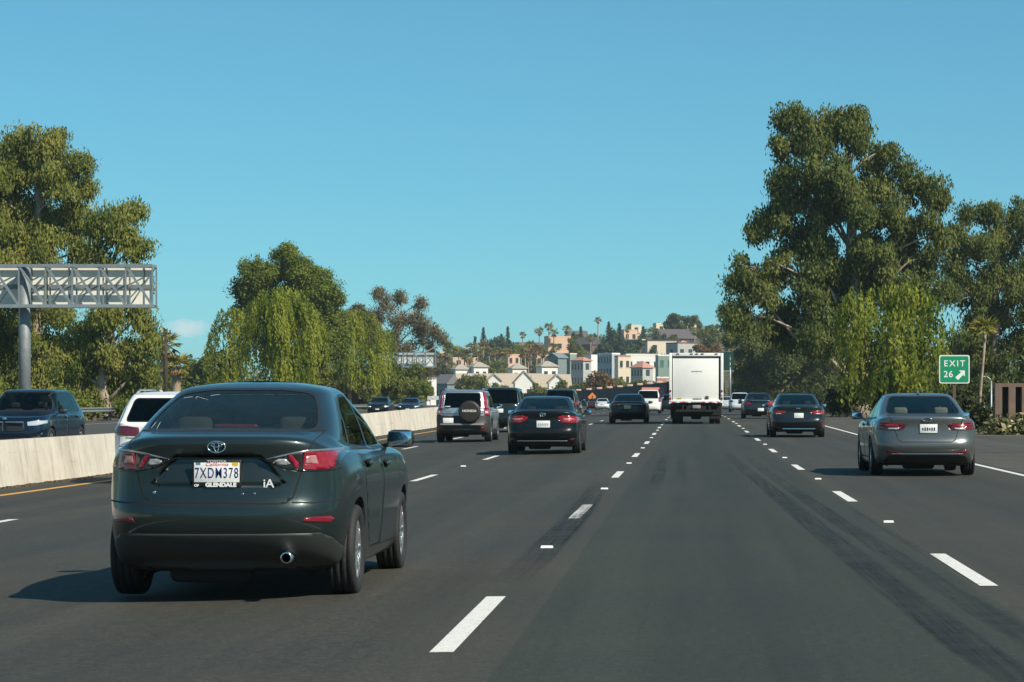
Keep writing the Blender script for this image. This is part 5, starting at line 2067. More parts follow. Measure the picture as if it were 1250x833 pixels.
def eucalyptus_leaves(g, blobs, dens, per, ll, lw, droop=.75, sprig=.55, shell=.45, clump=True):
    """billowing clumps: every blob carries smaller clumps on its shell, every clump its sprigs, every sprig its leaves"""
    P, D, T, NN = [], [], [], []
    for (c, r) in blobs:
        c, r = np.array(c), np.array(r)
        if clump:
            ns = int(np.clip(5 + 2.2 * r.mean() ** 1.2, 5, 16))
            dirs = unit(g.normal(size=(ns, 3)) + np.array([0, 0, .15]))
            cs = c + dirs * r * g.uniform(.45, .85, (ns, 1))
            rs = np.clip(r.mean() * g.uniform(.28, .52, ns), .45, 1.7)
        else:
            cs, rs = c[None], np.array([r.mean()])
        for cc, rr in zip(cs, rs):
            k = max(3, int(dens * rr * rr * 2.2))
            dirs = unit(g.normal(size=(k, 3)) + np.array([0, 0, .35]))
            rad = .35 + .65 * g.random(k) ** .45
            rad *= np.clip(1 + .14 * g.normal(size=k), .7, 1.25)
            S = cc + dirs * rr * rad[:, None] * np.array([1, 1, .8])
            tone = np.clip(g.normal(.5, .10) + g.normal(0, .13, k), 0, 1)
            n = per
            q = g.normal(size=(k, n, 3))
            q *= np.minimum(1, 1.9 / (np.linalg.norm(q, axis=2, keepdims=True) + 1e-6)) * sprig * (.38 + .5 * g.random((k, 1, 1)))
            q[:, :, 2] -= .10
            pp = (S[:, None, :] + q).reshape(-1, 3)
            P.append(pp)
            NN.append(unit(unit(pp - cc) * .8 + unit((pp - c) / r) * .5 + np.array([0, 0, .35])))
            d = g.normal(size=(k * n, 3)) * (1 - droop)
            d[:, 2] -= droop
            D.append(unit(d))
            T.append((tone[:, None] + .13 * g.normal(size=(k, n))).ravel())
    P, D, T, NN = np.concatenate(P), np.concatenate(D), np.concatenate(T), np.concatenate(NN)
    n = len(P)
    return P, D, ll * (.5 + 1.0 * g.random(n)), lw * (.5 + 1.0 * g.random(n)), T, NN


def weeping_leaves(g, blobs, dens, ll, lw, drop=(1.5, 4.0), step=.17):
    P, D, T, NN = [], [], [], []
    for (c, r) in blobs:
        c, r = np.array(c), np.array(r)
        k = max(6, int(dens * r[0] * r[1] * 3.14))
        dirs = unit(g.normal(size=(k, 3)))
        dirs[:, 2] = np.abs(dirs[:, 2]) * 1.1 - .35
        dirs = unit(dirs)
        rad = .55 + .47 * g.random(k) ** .5
        S = c + dirs * r * rad[:, None]
        # strands gather in hanging locks
        lock = np.sin(S[:, 0] * 2.1 + 1.3 * np.sin(S[:, 1] * 1.7)) * .5 + .5
        ln = g.uniform(drop[0], drop[1], k) * (.45 + .75 * lock)
        tone = np.clip(.12 + .66 * lock + g.normal(0, .12, k), 0, 1)
        for i in range(k):
            m = int(ln[i] / step)
            if m < 2 or g.random() > .50 + .70 * lock[i]: continue
            t = np.arange(m) * step
            out = dirs[i] * np.array([1, 1, 0])
            p = S[i] + out * (.5 * (1 - np.exp(-t / .8)))[:, None] * .8
            p[:, 2] -= t * .96
            p[:, 2] += .18 * (1 - np.exp(-t / .5))
            p += g.normal(size=p.shape) * .06
            d = np.tile(np.array([0, 0, -1.0]), (m, 1)) + g.normal(size=(m, 3)) * .33
            P.append(p)
            NN.append(np.tile(unit(dirs[i] + np.array([0, 0, .25])), (m, 1)))
            D.append(unit(d))
            T.append(tone[i] + .11 * g.normal(size=m))
    P, D, T, NN = np.concatenate(P), np.concatenate(D), np.concatenate(T), np.concatenate(NN)
    n = len(P)
    return P, D, ll * (.6 + .8 * g.random(n)), lw * (.6 + .8 * g.random(n)), T, NN


def limbs(g, base, hubs, blobs, r0, tip=.04, wob=.35, sides=7):
    """trunk through the hubs, one limb from the nearest lower point of the trunk to every blob"""
    mb = MB()
    pts = [Vector(base)]
    for h in hubs:
        a, b = pts[-1], Vector(h)
        mid = (a + b) / 2 + Vector(g.normal(size=3) * wob * np.array([1, 1, .2]))
        pts += [mid, b]
    n = len(pts)
    rad = [r0 * (1 - .72 * i / (n - 1)) for i in range(n)]
    rad[0] *= 1.35
    mb.tube(pts, rad, sides + 3)
    for (c, r) in blobs:
        c = Vector(c)
        best = None
        for i, p in enumerate(pts):
            hd = math.hypot(c.x - p.x, c.y - p.y)
            lack = max(0.0, .7 * hd - (c.z - p.z))      # limbs climb steeply
            d = (p - c).length + 2.5 * lack
            if best is None or d < best[0]: best = (d, i)
        i = best[1]
        p = pts[i]
        L = (c - p).length
        m1 = p.lerp(c, .4) + Vector((0, 0, .12 * L)) + Vector(g.normal(size=3) * .06 * L)
        m2 = p.lerp(c, .75) + Vector((0, 0, .10 * L)) + Vector(g.normal(size=3) * .06 * L)
        rr = min(.15, max(tip * 1.5, rad[i] * .42))
        mb.tube([p, m1, m2, c], [rr, rr * .7, rr * .45, tip], sides)
        for k in range(5):
            e = c + Vector(unit(g.normal(size=3)) * np.array(r) * .85)
            s = m2.lerp(c, .3 + .7 * g.random())
            mb.tube([s, s.lerp(e, .5) + Vector((0, 0, .08 * (e - s).length)), e], [tip * .9, tip * .6, tip * .2], 5, cap=False)
    return mb


BARK_PALE = mat('bark_pale', (.34, .25, .18), .85, var=.5, vscale=1.5, var2=(.52, .42, .33), bump=.2, bscale=9)
BARK_DARK = mat('bark_dark', (.09, .065, .045), .9, var=.4, vscale=3, bump=.3, bscale=14)
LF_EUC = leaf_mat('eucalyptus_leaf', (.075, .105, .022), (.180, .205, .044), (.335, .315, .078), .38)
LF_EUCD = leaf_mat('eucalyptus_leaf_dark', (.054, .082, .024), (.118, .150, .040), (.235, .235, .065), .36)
LF_EUCG = leaf_mat('eucalyptus_leaf_grey', (.09, .085, .05), (.17, .145, .08), (.26, .20, .11), .32)
LF_PEP = leaf_mat('pepper_leaf', (.085, .130, .014), (.195, .235, .030), (.33, .345, .05), .42)
LF_DENSE = leaf_mat('dense_leaf', (.065, .105, .020), (.150, .190, .034), (.265, .275, .055), .38)
LF_BUSH = leaf_mat('bush_leaf', (.060, .085, .018), (.135, .155, .034), (.26, .23, .052), .33)
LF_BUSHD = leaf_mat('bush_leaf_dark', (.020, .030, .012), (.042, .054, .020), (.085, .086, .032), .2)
LF_CON = leaf_mat('conifer_needles', (.026, .046, .024), (.055, .085, .042), (.10, .125, .06), .15)
LF_PALM = leaf_mat('palm_frond', (.09, .11, .02), (.22, .21, .04), (.42, .33, .08), .25)
LF_PALMD = leaf_mat('palm_frond_dry', (.12, .07, .03), (.26, .15, .06), (.38, .25, .11), .2)
LF_RUST = leaf_mat('rusty_leaf', (.08, .06, .02), (.19, .11, .03), (.34, .14, .06), .3)


def pix_blobs(spec, Y, g, depth=.9):
    """(px, py, radius in pixels[, vertical radius[, depth shift in m]]) -> world ellipsoids"""
    out = []
    for s in spec:
        px, py, r = s[:3]
        rv = s[3] if len(s) > 3 else r
        dy = s[4] if len(s) > 4 else float(g.uniform(-.8, .8)) * r * Y / F
        k = (Y + dy) / F
        c = W(px, py, Y + dy)
        out.append(((c.x, c.y, c.z), (r * k, r * k * depth, rv * k)))
    return out


def tree(name, label, cat, base_px, Y, spec, hubs, kind='euc', lm=None, bark=None, r0=.35, dens=3.0, per=42, ll=.21, lw=.06, seed=1, group=None, ztop=None, **k):
    g = np.random.default_rng(seed)
    b = W(base_px, 500, Y)
    gz = terrain(b.x - bend(Y), Y)
    root = empty(name, (b.x, Y, gz), 0, label, cat, group)
    off = Vector((b.x, Y, gz))
    blobs = [((Vector(c) - off)[:], r) for c, r in pix_blobs(spec, Y, g)]
    hb = [(W(px, py, Y) - off)[:] for px, py in hubs]
    if not hb: hb = [(0, 0, max(.5, min(c[2] for c, r in blobs)))]
    limbs(g, (0, 0, -.3), hb, blobs, r0, k.pop('tip', .04)).build('trunk', bark or BARK_PALE, root, fix=False)
    if kind == 'euc': A = eucalyptus_leaves(g, blobs, dens * 2.5, int(per * 1.45), ll * .62, lw * .92, **k)
    else: A = weeping_leaves(g, blobs, dens * 3.6, ll * .95, lw * 1.35, **k)
    leaf_object('crown', *A[:5], lm, root, A[5])
    return root


def bush(name, label, spec, Y, lm, seed, dens=5, per=40, ll=.13, lw=.05, cat='bush', group=None, **k):
    g = np.random.default_rng(seed)
    bl = pix_blobs(spec, Y, g)
    c0 = Vector(bl[0][0])
    gz = terrain(c0.x - bend(Y), Y)
    root = empty(name, (c0.x, Y, gz), 0, label, cat, group)
    off = Vector((c0.x, Y, gz))
    blobs = [((Vector(c) - off)[:], r) for c, r in bl]
    mb = MB()
    for c, r in blobs:
        for q in range(3):
            mb.tube([(c[0] * .6 + g.normal() * .1, c[1] * .6, -.2), (c[0] + g.normal() * .3 * r[0], c[1] + g.normal() * .3 * r[1], max(.1, c[2]))], [.05, .015], 5, cap=False)
    mb.build('stem', BARK_DARK, root, fix=False)
    A = eucalyptus_leaves(g, blobs, dens * 1.5, per, ll * .95, lw * 1.35, k.pop('droop', .3), k.pop('sprig', .35))
    leaf_object('foliage', *A[:5], lm, root, A[5])
    return root


PALM = {}


def palm(label, px, py, base_z, Y, R_=2.0, dry=False, seed=1, lean=0.0, trunk_r=.22, group=None, skirt=True):
    """fan palm: trunk, green crown, skirt of dead fronds"""
    g = np.random.default_rng(seed)
    top = W(px, py, Y)
    root = empty('palm_tree', (top.x - lean, Y, base_z), 0, label, 'palm tree', group)
    h = top.z - base_z
    mb = MB()
    mb.tube([(0, 0, -.5), (lean * .3, 0, h * .4), (lean * .75, 0, h * .75), (lean, 0, h)], [trunk_r * 1.3, trunk_r, trunk_r * .9, trunk_r * .9], 9)
    mb.build('trunk', mat('palm_bark', (.30, .235, .17), .9, var=.35, vscale=4), root, fix=False)

    def fronds(nm, n, emin, emax, rr, m):
        P, D, T, Ls = [], [], [], []
        for k in range(n):
            az = g.uniform(0, 2 * math.pi)
            el = g.uniform(emin, emax)
            d = np.array([math.cos(az) * math.cos(el), math.sin(az) * math.cos(el), math.sin(el)])
            L = rr * g.uniform(.75, 1.1)
            base = np.array([lean, 0, h])
            tn = g.normal(.5, .2)
            for q in range(9):         # a fan of leaflets at the end of the stalk
                s = d * L * .55 + np.array([0, 0, -.10 * L])
                side = np.cross(d, [0, 0, 1.0])
                side /= np.linalg.norm(side) + 1e-6
                a = (q - 4) / 4 * 1.0
                dd = unit(d * math.cos(a) + side * math.sin(a) + np.array([0, 0, -.35 - .25 * abs(a)]))
                P.append(base + s + dd * L * .26)
                D.append(dd)
                T.append(tn + g.normal(0, .1))
                Ls.append(L * .30)
            P.append(base + d * L * .28)
            D.append(d)
            T.append(tn)
            Ls.append(L * .3)
        Ls = np.array(Ls)
        leaf_object(nm, np.array(P), np.array(D), Ls, Ls * .16, np.array(T), m, root)

    fronds('crown', 26, -.25, 1.3, R_, LF_PALMD if dry else LF_PALM)
    if skirt: fronds('dead_fronds', 16, -1.35, -.5, R_ * .8, LF_PALMD)
    return root


def conifer(label, px, py_top, base, Y, wpx, seed, group=None):
    g = np.random.default_rng(seed)
    top = W(px, py_top, Y)
    root = empty('conifer_tree', (top.x, Y, base), 0, label, 'conifer', group)
    h = top.z - base
    rw = wpx * Y / F
    mb = MB()
    mb.tube([(0, 0, -.5), (0, 0, h * .97)], [max(.15, h * .018), .03], 8)
    mb.build('trunk', BARK_DARK, root, fix=False)
    P, D, T = [], [], []
    n = int(h / .55)
    for i in range(n):
        z = h * (.10 + .9 * i / n)
        R_ = rw * (1 - (z / h)) ** .8 * g.uniform(.75, 1.15) + .12
        for k in range(9):
            az = g.uniform(0, 6.28)
            L = R_ * g.uniform(.65, 1.1)
            m = max(4, int(L / .18))
            t = np.linspace(.1, 1, m)[:, None]
            d = np.array([math.cos(az), math.sin(az), -.22])
            p = np.array([0, 0, z]) + d * L * t
            p = np.repeat(p, 3, 0) + g.normal(size=(m * 3, 3)) * .13
            dd = unit(np.tile(d, (m * 3, 1)) + g.normal(size=(m * 3, 3)) * .6)
            P.append(p)
            D.append(dd)
            T.append(np.full(m * 3, g.normal(.5, .18)) + g.normal(0, .1, m * 3))
    P, D, T = np.concatenate(P), np.concatenate(D), np.concatenate(T)
    leaf_object('crown', P, D, .30, .10, T, LF_CON, root)
    return root


def build_trees():
    # ---- left group
    tree('eucalyptus_tree', 'tallest eucalyptus at the far left, rising above the near gantry', 'tree', 45, 172,
         [(45, 178, 26), (20, 182, 24), (72, 176, 20), (92, 206, 20), (60, 205, 30), (20, 220, 40), (75, 236, 28), (104, 232, 14), (30, 265, 42), (80, 275, 28), (0, 300, 45), (55, 315, 42),
          (95, 310, 20), (-20, 230, 40), (15, 365, 48), (60, 385, 40), (-10, 420, 45), (35, 440, 42), (75, 440, 35), (10, 480, 38), (60, 485, 30), (100, 262, 14)],
         [(46, 440), (50, 340), (48, 250), (46, 195)], lm=LF_EUC, r0=.55, dens=3.4, per=46, seed=11, group='eucalyptus trees beside the highway')
    tree('eucalyptus_tree', 'eucalyptus with pale twisted limbs, right of the near gantry pole', 'tree', 125, 158,
         [(140, 266, 20), (160, 262, 14), (125, 285, 22), (150, 295, 24), (172, 300, 15), (118, 315, 22), (110, 350, 30), (150, 340, 28), (172, 350, 16), (95, 400, 32), (130, 390, 26),
          (165, 395, 24), (180, 420, 14), (120, 435, 26), (160, 440, 28), (178, 460, 15), (92, 455, 30), (145, 480, 22), (172, 488, 15), (100, 490, 20)],
         [(124, 470), (135, 420), (140, 360), (145, 300)], lm=LF_EUC, r0=.42, dens=3.3, per=44, seed=12, group='eucalyptus trees beside the highway')
    bush('roadside_bush', 'low green growth under the leftmost trees behind the blue suv', [(60, 490, 30, 18), (110, 500, 22, 12), (160, 500, 24, 12), (15, 490, 30, 20)], 148, LF_DENSE, 13, dens=7, per=40)
    # background row, palms
    tree('background_tree', 'dull green tree row beyond the left palms', 'tree', 235, 300,
         [(232, 460, 16), (248, 448, 16), (262, 440, 16), (220, 475, 14), (240, 480, 18), (258, 470, 18), (214, 460, 10), (205, 480, 14), (252, 490, 18)],
         [(238, 470)], lm=LF_DENSE, r0=.4, dens=2.6, per=36, ll=.28, lw=.10, seed=14, bark=BARK_DARK, droop=.4)
    tree('background_tree', 'dark green low trees behind the utility pole', 'tree', 190, 320,
         [(196, 468, 12), (184, 480, 14), (210, 478, 12), (225, 490, 12)], [(195, 480)], lm=LF_BUSH, r0=.3, dens=2.6, per=36, ll=.28, lw=.10, seed=15, bark=BARK_DARK, droop=.4)
    palm('tall shaggy palm just left of the utility pole', 203, 421, .5, 235, 1.75, seed=21, lean=.9)
    palm('shorter thick palm with drooping dry fronds right of the utility pole', 215, 446, .5, 235, 1.6, seed=22, trunk_r=.45)
    # ---- middle group
    tree('dense_tree', 'tall rounded dense green tree standing behind the weeping trees', 'tree', 352, 250,
         [(345, 326, 24), (316, 333, 24), (392, 336, 16), (408, 372, 16), (410, 400, 20), (370, 332, 22), (388, 355, 24), (298, 352, 16), (330, 358, 32), (362, 366, 32), (398, 388, 20), (300, 375, 18), (350, 312, 12), (405, 420, 22), (380, 400, 30), (372, 440, 30), (340, 430, 30)],
         [(352, 440), (350, 360)], lm=LF_DENSE, r0=.5, dens=3.8, per=46, ll=.22, lw=.075, seed=31, bark=BARK_DARK, droop=.45)
    for i, (lb, bp, Y, spec, sd) in enumerate((
            ('lime green weeping tree, roundest and brightest of the median-side row', 342, 215, [(344, 384, 42, 36, 0), (322, 415, 28, 42, -2), (368, 412, 30, 44, -2), (350, 450, 36, 38, -3), (332, 392, 26, 32, -4), (345, 376, 30, 24, -2)], 41),
            ('narrow weeping tree left of the bright lime one', 280, 235, [(284, 398, 24, 24, 0), (270, 428, 18, 34, -1), (290, 445, 20, 34, -1), (276, 470, 22, 24, -1)], 42),
            ('broad weeping tree right of the bright lime one', 425, 275, [(412, 402, 30, 28, 0), (440, 402, 26, 26, 1), (400, 440, 28, 38, -2), (436, 450, 30, 34, -2), (462, 445, 22, 34, 0), (470, 420, 14, 20, 2)], 43))):
        tree('weeping_tree', lb, 'tree', bp, Y, spec, [(bp, 470), (bp, spec[0][1])], 'weep', LF_PEP, BARK_DARK, .35, 7.5, seed=sd, ll=.16, lw=.05, drop=(.9, 2.6),
             group='weeping trees beside the oncoming lanes')
    tree('eucalyptus_tree', 'sparse grey-brown eucalyptus with bare pale limbs above the far gantry', 'tree', 494, 352,
         [(488, 366, 10), (470, 375, 13), (505, 385, 14), (520, 398, 12), (534, 405, 9), (485, 395, 16), (460, 388, 12), (510, 412, 16), (478, 420, 16), (495, 432, 16), (528, 425, 10), (452, 400, 10), (540, 416, 6), (463, 362, 8), (515, 372, 6), (500, 452, 18), (520, 450, 12)],
         [(496, 460), (486, 420), (490, 385)], lm=LF_EUCG, r0=.5, dens=1.5, per=34, ll=.24, lw=.07, seed=51, tip=.07, sprig=.7)
    tree('dense_tree', 'brownish round tree between the weeping trees and the sparse eucalyptus', 'tree', 432, 300,
         [(432, 385, 16), (420, 395, 14), (446, 395, 16), (440, 412, 20), (455, 425, 16)], [(435, 420)], lm=LF_EUCG, r0=.35, dens=3.6, per=40, ll=.22, lw=.08, seed=52, bark=BARK_DARK, droop=.4)
    bl = [('olive green bush behind the pair of oncoming black sedans', [(440, 470, 26, 22), (470, 465, 24, 26), (405, 478, 24, 20), (425, 492, 18, 10), (455, 490, 22, 12)], 300, LF_BUSH, 61),
          ('yellow-green bush below the far gantry', [(495, 470, 20, 22), (515, 478, 16, 18), (508, 458, 12, 14), (480, 485, 18, 14)], 342, LF_DENSE, 62),
          ('low mixed bushes left of the oncoming pair, beside the nearest sedan roof', [(385, 470, 24, 22), (360, 482, 24, 18), (330, 486, 24, 18), (300, 488, 24, 18), (270, 488, 24, 16)], 226, LF_BUSH, 63)]
    for lb, spec, Y, m, sd in bl: bush('roadside_bush', lb, spec, Y, m, sd, dens=6, per=40, ll=.16, lw=.06)

    # ---- right group
    tree('eucalyptus_tree', 'very tall broad eucalyptus dominating the right side, pale limbs in its middle', 'tree', 1050, 168,
         [(1035, 140, 22), (1018, 150, 18), (975, 142, 18), (960, 150, 12), (1000, 172, 28), (1045, 172, 28), (975, 178, 20), (950, 182, 13), (1075, 190, 22), (1010, 212, 36), (1060, 222, 34), (968, 216, 24), (950, 222, 14),
          (1098, 215, 20), (1120, 232, 18), (1140, 238, 16), (1148, 250, 9), (1000, 256, 36), (960, 256, 26), (1045, 268, 36), (1090, 262, 30), (1125, 268, 22), (936, 272, 14), (925, 284, 11), (975, 300, 34), (1020, 312, 38), (1066, 316, 34),
          (1105, 306, 32), (1138, 310, 18), (950, 330, 28), (915, 330, 20), (900, 345, 16), (990, 352, 36), (935, 372, 34), (905, 385, 24), (1035, 362, 36), (1085, 352, 34), (1125, 350, 28),
          (1150, 285, 12), (1150, 360, 18), (965, 405, 36), (1010, 410, 36)],
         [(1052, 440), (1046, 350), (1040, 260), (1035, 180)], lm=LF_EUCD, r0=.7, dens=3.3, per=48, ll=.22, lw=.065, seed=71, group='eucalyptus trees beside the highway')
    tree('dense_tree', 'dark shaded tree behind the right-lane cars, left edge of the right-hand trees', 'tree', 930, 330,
         [(905, 400, 22), (892, 378, 14), (890, 410, 14), (915, 425, 26), (938, 405, 26), (900, 445, 20), (925, 455, 26), (950, 440, 26), (975, 430, 28), (960, 470, 24), (985, 465, 24), (935, 482, 20), (910, 478, 18), (1005, 440, 26), (1005, 480, 22)],
         [(940, 470), (935, 420)], lm=LF_EUCD, r0=.4, dens=3.6, per=44, ll=.24, lw=.08, seed=72, bark=BARK_PALE, droop=.55)
    tree('eucalyptus_tree', 'right-edge eucalyptus with bare pale limbs behind the exit sign', 'tree', 1215, 185,
         [(1190, 268, 20), (1172, 285, 18), (1215, 262, 16), (1243, 262, 18), (1262, 275, 20), (1200, 300, 26), (1232, 298, 26), (1175, 322, 24), (1258, 318, 26), (1215, 340, 30), (1185, 362, 28), (1245, 362, 30), (1210, 395, 30), (1262, 400, 28), (1178, 408, 26), (1238, 432, 30), (1195, 440, 28), (1270, 450, 30), (1165, 452, 24), (1215, 470, 26), (1250, 480, 24), (1185, 485, 22)],
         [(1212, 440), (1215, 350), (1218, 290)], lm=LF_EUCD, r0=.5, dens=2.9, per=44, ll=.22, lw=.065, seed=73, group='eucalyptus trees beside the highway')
    tree('weeping_tree', 'wide weeping tree with lime curtains of leaves in front of the tall right eucalyptus', 'tree', 1090, 150,
         [(1048, 384, 26, 36, 0), (1080, 372, 26, 28, 1), (1112, 372, 28, 28, 0), (1140, 392, 20, 34, -1), (1062, 420, 26, 44, -2), (1100, 415, 30, 46, -2), (1132, 425, 24, 44, -2), (1044, 445, 18, 34, -2), (1085, 460, 26, 30, -3), (1125, 462, 24, 28, -3)],
         [(1090, 450), (1090, 390)], 'weep', LF_PEP, BARK_DARK, .4, 8.0, seed=74, ll=.16, lw=.048, drop=(1.2, 3.4), group=None)
    for lb, spec, Y, m, sd in (
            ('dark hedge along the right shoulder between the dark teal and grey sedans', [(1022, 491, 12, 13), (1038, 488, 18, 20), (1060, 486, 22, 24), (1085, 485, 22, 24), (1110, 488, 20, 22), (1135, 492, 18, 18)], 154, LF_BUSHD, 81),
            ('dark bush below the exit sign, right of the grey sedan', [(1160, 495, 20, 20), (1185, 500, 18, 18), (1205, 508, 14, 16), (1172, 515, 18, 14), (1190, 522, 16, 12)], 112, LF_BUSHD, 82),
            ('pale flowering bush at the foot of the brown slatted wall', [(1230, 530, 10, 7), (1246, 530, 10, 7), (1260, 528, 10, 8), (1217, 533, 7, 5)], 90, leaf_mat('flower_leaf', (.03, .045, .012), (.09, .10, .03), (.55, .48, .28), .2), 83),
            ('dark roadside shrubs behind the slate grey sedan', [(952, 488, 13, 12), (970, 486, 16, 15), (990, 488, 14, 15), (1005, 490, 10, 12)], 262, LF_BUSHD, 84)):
        bush('roadside_bush', lb, spec, Y, m, sd, dens=9 if Y < 140 else 6, per=40, ll=.11 if Y < 140 else .16, lw=.045)
    palm('slender leaning palm with pinkish trunk right of the exit sign', 1203, 402, terrain(15, 135), 135, .95, seed=23, lean=.4, trunk_r=.085, skirt=False)
# ------------------------------------------------------------------ houses and planting on the hill
def hill_Y(px, py, lo=600, hi=1010):
    """distance at which the land shows at this picture height"""
    best = (9e9, lo)
    Y = lo
    while Y < hi:
        x = (px - VX) / F * Y
        d = abs(VY - (terrain(x - bend(min(Y, 700)), Y) - EYE) / Y * F - py)
        if d < best[0]: best = (d, Y)
        Y += 3
    return best[1]


def house(label, x0, x1, yt, yb, Y=None, wall=None, roof='flat', rm=None, win=(2, 3), yaw=24, depth=.8, rh=None, wm=None, cat='building', ground_drop=1.2, gables=()):
    if Y is None: Y = hill_Y((x0 + x1) / 2, yb)
    k = Y / F
    c = W((x0 + x1) / 2, yb, Y)
    gz = min(c.z, terrain(c.x - bend(min(Y, 700)), Y))
    root = empty('house', (c.x, Y, gz), R(yaw), label, cat)
    h = (yb - yt) * k + (c.z - gz)
    vis = (x1 - x0) * k
    a = R(yaw)
    w = vis / (math.cos(a) + depth * abs(math.sin(a)))
    d = w * depth
    z0 = -ground_drop
    rh = 0 if roof == 'flat' else (rh or .16) * min(w, d) + .5
    hw = h - rh
    wallm = wall or mat('stucco_cream', (.62, .50, .38), .85, var=.06, vscale=.5)
    b = MB()
    b.box((0, 0, (hw + z0) / 2), (w, d, hw - z0))
    b.build('wall', wallm, root)
    rf = rm or mat('roof_grey', (.30, .28, .25), .85, var=.15, vscale=1.5)
    r = MB()
    e = .35
    if roof == 'flat':
        for (cx, cy, sx, sy) in ((0, -d / 2 + .12, w + .1, .34), (0, d / 2 - .12, w + .1, .34), (-w / 2 + .12, 0, .34, d - .5), (w / 2 - .12, 0, .34, d - .5)):
            r.box((cx, cy, hw + .20), (sx, sy, .40))
        r.box((0, 0, hw + .05), (w - .6, d - .6, .1))
    elif roof == 'gable':         # ridge along x
        X, D = w / 2 + e, d / 2 + e
        r.add([(-X, -D, hw - .1), (X, -D, hw - .1), (X, 0, h), (-X, 0, h), (X, D, hw - .1), (-X, D, hw - .1),
               (-X, -D, hw - .3), (X, -D, hw - .3), (X, D, hw - .3), (-X, D, hw - .3)],
              [(0, 1, 2, 3), (3, 2, 4, 5), (6, 7, 1, 0), (8, 9, 5, 4), (9, 8, 7, 6), (1, 7, 8, 4, 2), (0, 3, 5, 9, 6)])
    elif roof == 'gable_front':   # ridge along y, the gable wall faces the viewer
        X, D = w / 2 + e, d / 2 + e
        r.add([(-X, -D, hw - .1), (X, -D, hw - .1), (0, -D, h), (0, D, h), (X, D, hw - .1), (-X, D, hw - .1),
               (-X, -D, hw - .4), (X, -D, hw - .4), (0, -D, h - .32), (0, D, h - .32), (X, D, hw - .4), (-X, D, hw - .4)],
              [(1, 4, 3, 2), (0, 2, 3, 5), (7, 8, 9, 10), (6, 11, 9, 8), (0, 6, 8, 2), (2, 8, 7, 1), (5, 3, 9, 11), (3, 4, 10, 9), (1, 7, 10, 4), (0, 5, 11, 6)])
        for yy in (-d / 2, d / 2):
            g = MB()
            g.add([(-w / 2, yy, hw - .02), (w / 2, yy, hw - .02), (0, yy, h - .33)], [(0, 1, 2)])
            g.build('gable', wallm, root)
    else:                          # hip
        X, D = w / 2 + e, d / 2 + e
        q = max(0, w / 2 - d / 2) + .05
        r.add([(-X, -D, hw - .05), (X, -D, hw - .05), (X, D, hw - .05), (-X, D, hw - .05), (-q, 0, h), (q, 0, h),
               (-X, -D, hw - .25), (X, -D, hw - .25), (X, D, hw - .25), (-X, D, hw - .25)],
              [(0, 1, 5, 4), (1, 2, 5), (2, 3, 4, 5), (3, 0, 4), (6, 7, 1, 0), (7, 8, 2, 1), (8, 9, 3, 2), (9, 6, 0, 3), (9, 8, 7, 6)])
    ro = r.build('roof', rf, root)
    nr, nc = win
    wmat = wm or mat('window_dark', (.035, .05, .055), .2)
    for i in range(nr):
        for j in range(nc):
            zc = hw * (i + .55) / nr
            wz = min(1.7, hw / nr * .5)
            xc = -w / 2 + w * (j + .5) / nc
            ww = min(1.5, w / nc * .45)
            m = MB()
            m.box((xc, -d / 2 - .02, zc), (ww, .06, wz), 0, 0)
            m.box((xc, -d / 2 - .06, zc - wz / 2 - .08), (ww + .25, .14, .12), 0, 1)
            m.build('window', [wmat, wallm], root)
    ns = max(0, min(3, int(nc * depth * .6)))
    for i in range(nr if ns else 0):
        for j in range(ns):
            zc = hw * (i + .55) / nr
            wz = min(1.7, hw / nr * .5)
            for s in (-1, 1):
                m = MB()
                m.box((s * (w / 2 + .02), -d / 2 + d * (j + .5) / ns, zc), (.06, min(1.3, d / ns * .4), wz), 0, 0)
                m.build('window', [wmat, wallm], root)
    return root


